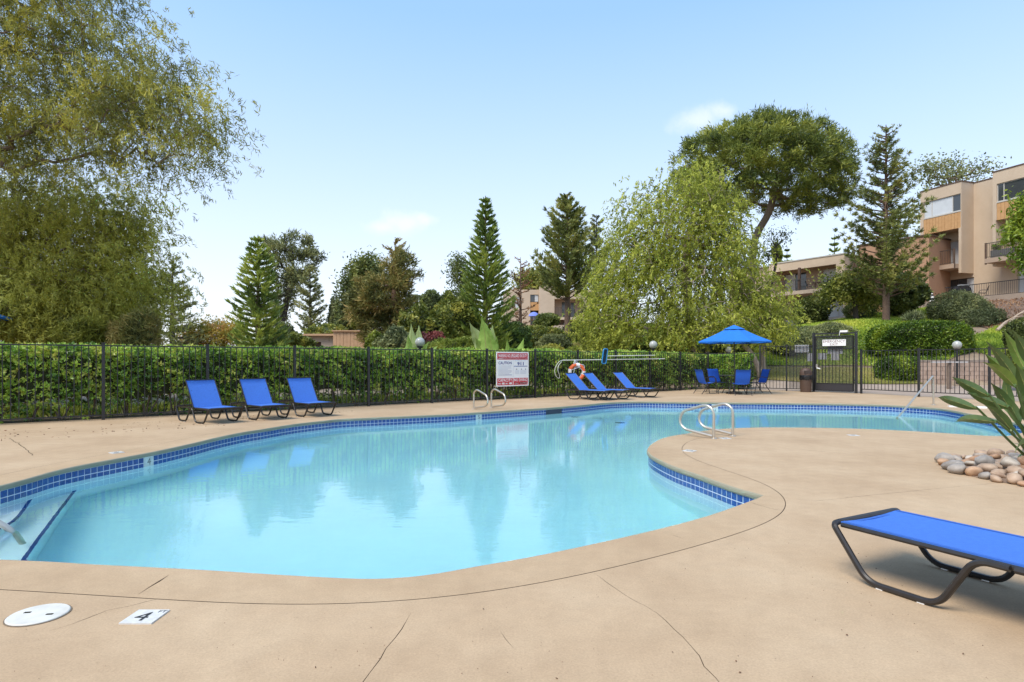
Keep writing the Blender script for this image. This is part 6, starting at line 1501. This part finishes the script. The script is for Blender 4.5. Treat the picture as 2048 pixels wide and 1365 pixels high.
# higher wing with terracotta wall right of it
B2b = thing('apartment_wing', 'orange-brown apartment wing half hidden behind the sparse pine', 'building', tuple(f2.p(2.5, 3, 5.3)))
mb = MB(); f2.box(mb, .6, 6.2, 1.2, 8, 4.8, 11.5); mb.build('wall', mat('terracotta_wall', (.40, .23, .14), .85, var=.06, scale=1), B2b)
mb = MB(); f2.box(mb, .5, 6.3, 1.1, 8.1, 11.5, 11.62); mb.build('roof_edge', M['brown_wood'], B2b)
mb = MB(); f2.box(mb, .25, .4, .9, 1.05, 7, 11.0); mb.build('drain_pipe', M['brown_wood'], B2b)
fo = at(1735, 615, 50); wfence = thing('wooden_fence', 'orange board fence beside the small dark tree', 'fence', (fo[0], fo[1], tz(fo[0], fo[1])))
f2c = Frame((fo[0]-1.4, fo[1]+.7), (.9, -.43)); planks(f2c, 0, 3.2, 0, .05, 4.6, 6.5, 'orange_wood', wfence, .22)
mb = MB(); f2c.box(mb, 0, 3.2, .05, .1, 6.1, 6.2); mb.build('rail', M['brown_wood'], wfence)
mb = MB(); lb = f2.p(-9.2, 3, 0); f2.box(mb, -14, -7.6, 2.6, 9, 4.8, 11.0)
B2c = thing('apartment_wing', 'brown apartment end wall mostly hidden by the weeping tree', 'building', tuple(f2.p(-10, 3, 5.2))); mb.build('wall', M['stucco2'], B2c)
mb = MB(); f2.box(mb, -14.1, -7.5, 2.5, 9, 11.0, 11.12); mb.build('roof_edge', M['brown_wood'], B2c)
# far block in the centre
B3 = thing('apartment_block', 'distant two-storey peach apartment block in the centre', 'building', (*at(1090, 650, 85)[:2], 6.0))
k_ = 85/F
def u3(px): return (px-1090)*k_
def z3(y): return H+(HY-y)*k_
f3 = Frame(at(1090, 650, 85)[:2], (1, -.12))
f3.u = nrm(np.array((1.0, 0.06))); f3.w = np.array((-f3.u[1], f3.u[0]))
holed(f3, u3(1012), u3(1083), z3(668), z3(578), 1.2, 1.5, [(u3(1024), u3(1040), z3(617), z3(593)), (u3(1062), u3(1079), z3(655), z3(588))], M['stucco'], B3)
window(f3, u3(1024), u3(1040), z3(617), z3(593), 1.3, B3, 2, 'frame', ('glass', 'blind')); window(f3, u3(1062), u3(1079), z3(603), z3(588), 1.3, B3, 2, 'bronze', ('glass', 'blind'))
mb = MB(); f3.box(mb, u3(1062), u3(1079), 1.25, 1.45, z3(620), z3(603.3)); mb.build('wood_panel', M['orange_wood'], B3)
mb = MB(); f3.box(mb, u3(1060), u3(1081), 2.6, 2.7, z3(660), z3(578)); mb.build('back_wall', M['glass'], B3)
mb = MB(); f3.box(mb, u3(1080), u3(1109), 0, 1.19, z3(668), z3(573)); f3.box(mb, u3(1083.2), u3(1109), 1.2, 10, z3(668), z3(573.5)); mb.build('wall', M['stucco'], B3)
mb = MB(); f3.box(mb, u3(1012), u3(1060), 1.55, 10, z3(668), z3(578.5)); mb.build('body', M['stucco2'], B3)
holed(f3, u3(1109.2), u3(1168), z3(668), z3(585), 1.6, 1.8, [(u3(1127), u3(1142), z3(633), z3(602)), (u3(1145), u3(1154), z3(633), z3(603)), (u3(1130), u3(1160), z3(660), z3(644))], M['stucco2'], B3)
for a_, b_ in ((1127, 1142), (1145, 1154)): window(f3, u3(a_), u3(b_), z3(633), z3(602.5), 1.65, B3, 1, 'bronze', ('glass',), name='balcony_door')
window(f3, u3(1130), u3(1160), z3(660), z3(644), 1.65, B3, 2, 'bronze', ('glass',))
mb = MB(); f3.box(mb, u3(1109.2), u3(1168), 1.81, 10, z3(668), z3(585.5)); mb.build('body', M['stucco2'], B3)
mb = MB(); f3.box(mb, u3(1109.2), u3(1185), 0, 1.59, z3(598), z3(580)); mb.build('fascia', M['stucco'], B3)
mb = MB(); f3.box(mb, u3(1168.2), u3(1200), .1, 10, z3(668), z3(580.5)); mb.build('wall', M['stucco'], B3)
mb = MB(); f3.box(mb, u3(1109.3), u3(1168), -.4, 1.59, z3(640), z3(635)); mb.build('balcony_slab', M['stucco'], B3); railing(f3, u3(1109.5), u3(1168), -.35, z3(635), z3(616), B3, .25)
um = at(1068, 633, 80); u_ = thing('patio_umbrella', 'small distant blue umbrella before the peach apartment block', 'umbrella', (um[0], um[1], 6.0))
mb = MB(); mb.lathe([(.75, 0), (.62, .28), (.3, .5), (0, .58)], um, 16); mb.build('canopy', mat('faded_blue_canvas', (.16, .22, .62), .8), u_, smooth=True)
mb = MB(); mb.tube([(um[0], um[1], 5.8), (um[0], um[1], um[2]+.5)], .03, 6); mb.build('pole', M['white'], u_)
# wooden building on the left
B4 = thing('wooden_building', 'low flat-roofed building with tan board siding behind the left hedge', 'building', (*at(668, 690, 45)[:2], 0))
k4 = 45/F; u4 = lambda px: (px-668)*k4; z4 = lambda y: H+(HY-y)*k4
f4 = Frame(at(668, 690, 45)[:2], (1, .05))
planks(f4, u4(666), u4(728), 0, .08, 0, z4(663.5), 'tan_wood', B4, .26)
mb = MB(); f4.box(mb, u4(666), u4(728), .085, 6, 0, z4(664)); mb.build('body', M['stucco2'], B4)
mb = MB(); f4.box(mb, u4(664.5), u4(729.5), -.12, 6.1, z4(663.4), z4(661)); mb.build('roof_edge', M['tan_wood'], B4)
holed(f4, u4(612), u4(665.6), 0, z4(672), .5, .75, [(u4(614), u4(639), .1, z4(684))], mat('pale_stucco', (.50, .40, .31), .9, var=.06, scale=1), B4)
mb = MB(); f4.box(mb, u4(612), u4(665.6), .76, 6, 0, z4(672.5)); mb.build('opening_shade', M['brown_wood'], B4)  # solid dark block stands in for the shade inside the opening
mb = MB(); f4.box(mb, u4(606), u4(665.8), .1, 6, z4(671.8), z4(668)); mb.build('roof', M['tan_wood'], B4)
mb = MB(); f4.box(mb, u4(652), u4(664), 2, 3, z4(671), z4(656)); f4.box(mb, u4(651), u4(665), 1.9, 3.1, z4(655.9), z4(653.5)); mb.build('chimney', M['stucco'], B4)
mb = MB(); f4.box(mb, u4(732), u4(760), .6, 5, 0, z4(670)); mb.build('rear_wall', M['stucco2'], B4)

# dead logs on the mulch bank
g = rng(80)
for i, (p0_, p1_, lab) in enumerate((((1994, 640, 37), (2030, 618, 38.5), 'pale dead log lying lowest on the mulch bank'), ((2012, 632, 37.5), (2050, 612, 39), 'middle dead branch on the mulch bank at the right edge'), ((2022, 642, 36.5), (2062, 630, 37.5), 'forked dead branch nearest the right edge of the bank'))):
    a_, b_ = at(*p0_), at(*p1_); a_[2] = tz(a_[0], a_[1])+.18; b_[2] = tz(b_[0], b_[1])+.35
    t0 = thing('dead_log', lab, 'log', tuple(a_), group='dead logs on the bank'); mb = MB(); m_ = (a_+b_)/2+np.array((0, 0, .15)); mb.tube(smooth_path([a_, m_, b_], 5), np.linspace(.10, .05, 11), 8); mb.tube(smooth_path([m_, m_+np.array((.3, -.2, .25)), m_+np.array((.9, -.3, .35))], 4), np.linspace(.06, .02, 9), 6); mb.build('wood', M['wood_dead'], t0, smooth=True)
mulch = patch('mulch_bank', [(30, 36), (36, 35.5), (41, 38), (38.5, 43.5), (34.6, 46.5), (31.5, 44)], mat('dark_mulch', (.09, .06, .045), .95, col2=(.22, .15, .11), scale=2.2, bump=.4, bscale=30), .06)
grassy('bank_litter', [(30, 36), (36, 35.5), (41, 38), (38.5, 43.5), (34.6, 46.5), (31.5, 44)], 9000, L['dead'], (.06, .22), (.03, .07), 18, .05, 1.5)
print('objects', len(bpy.data.objects), 'faces', sum(len(o.data.polygons) for o in bpy.data.objects if o.type == 'MESH'))
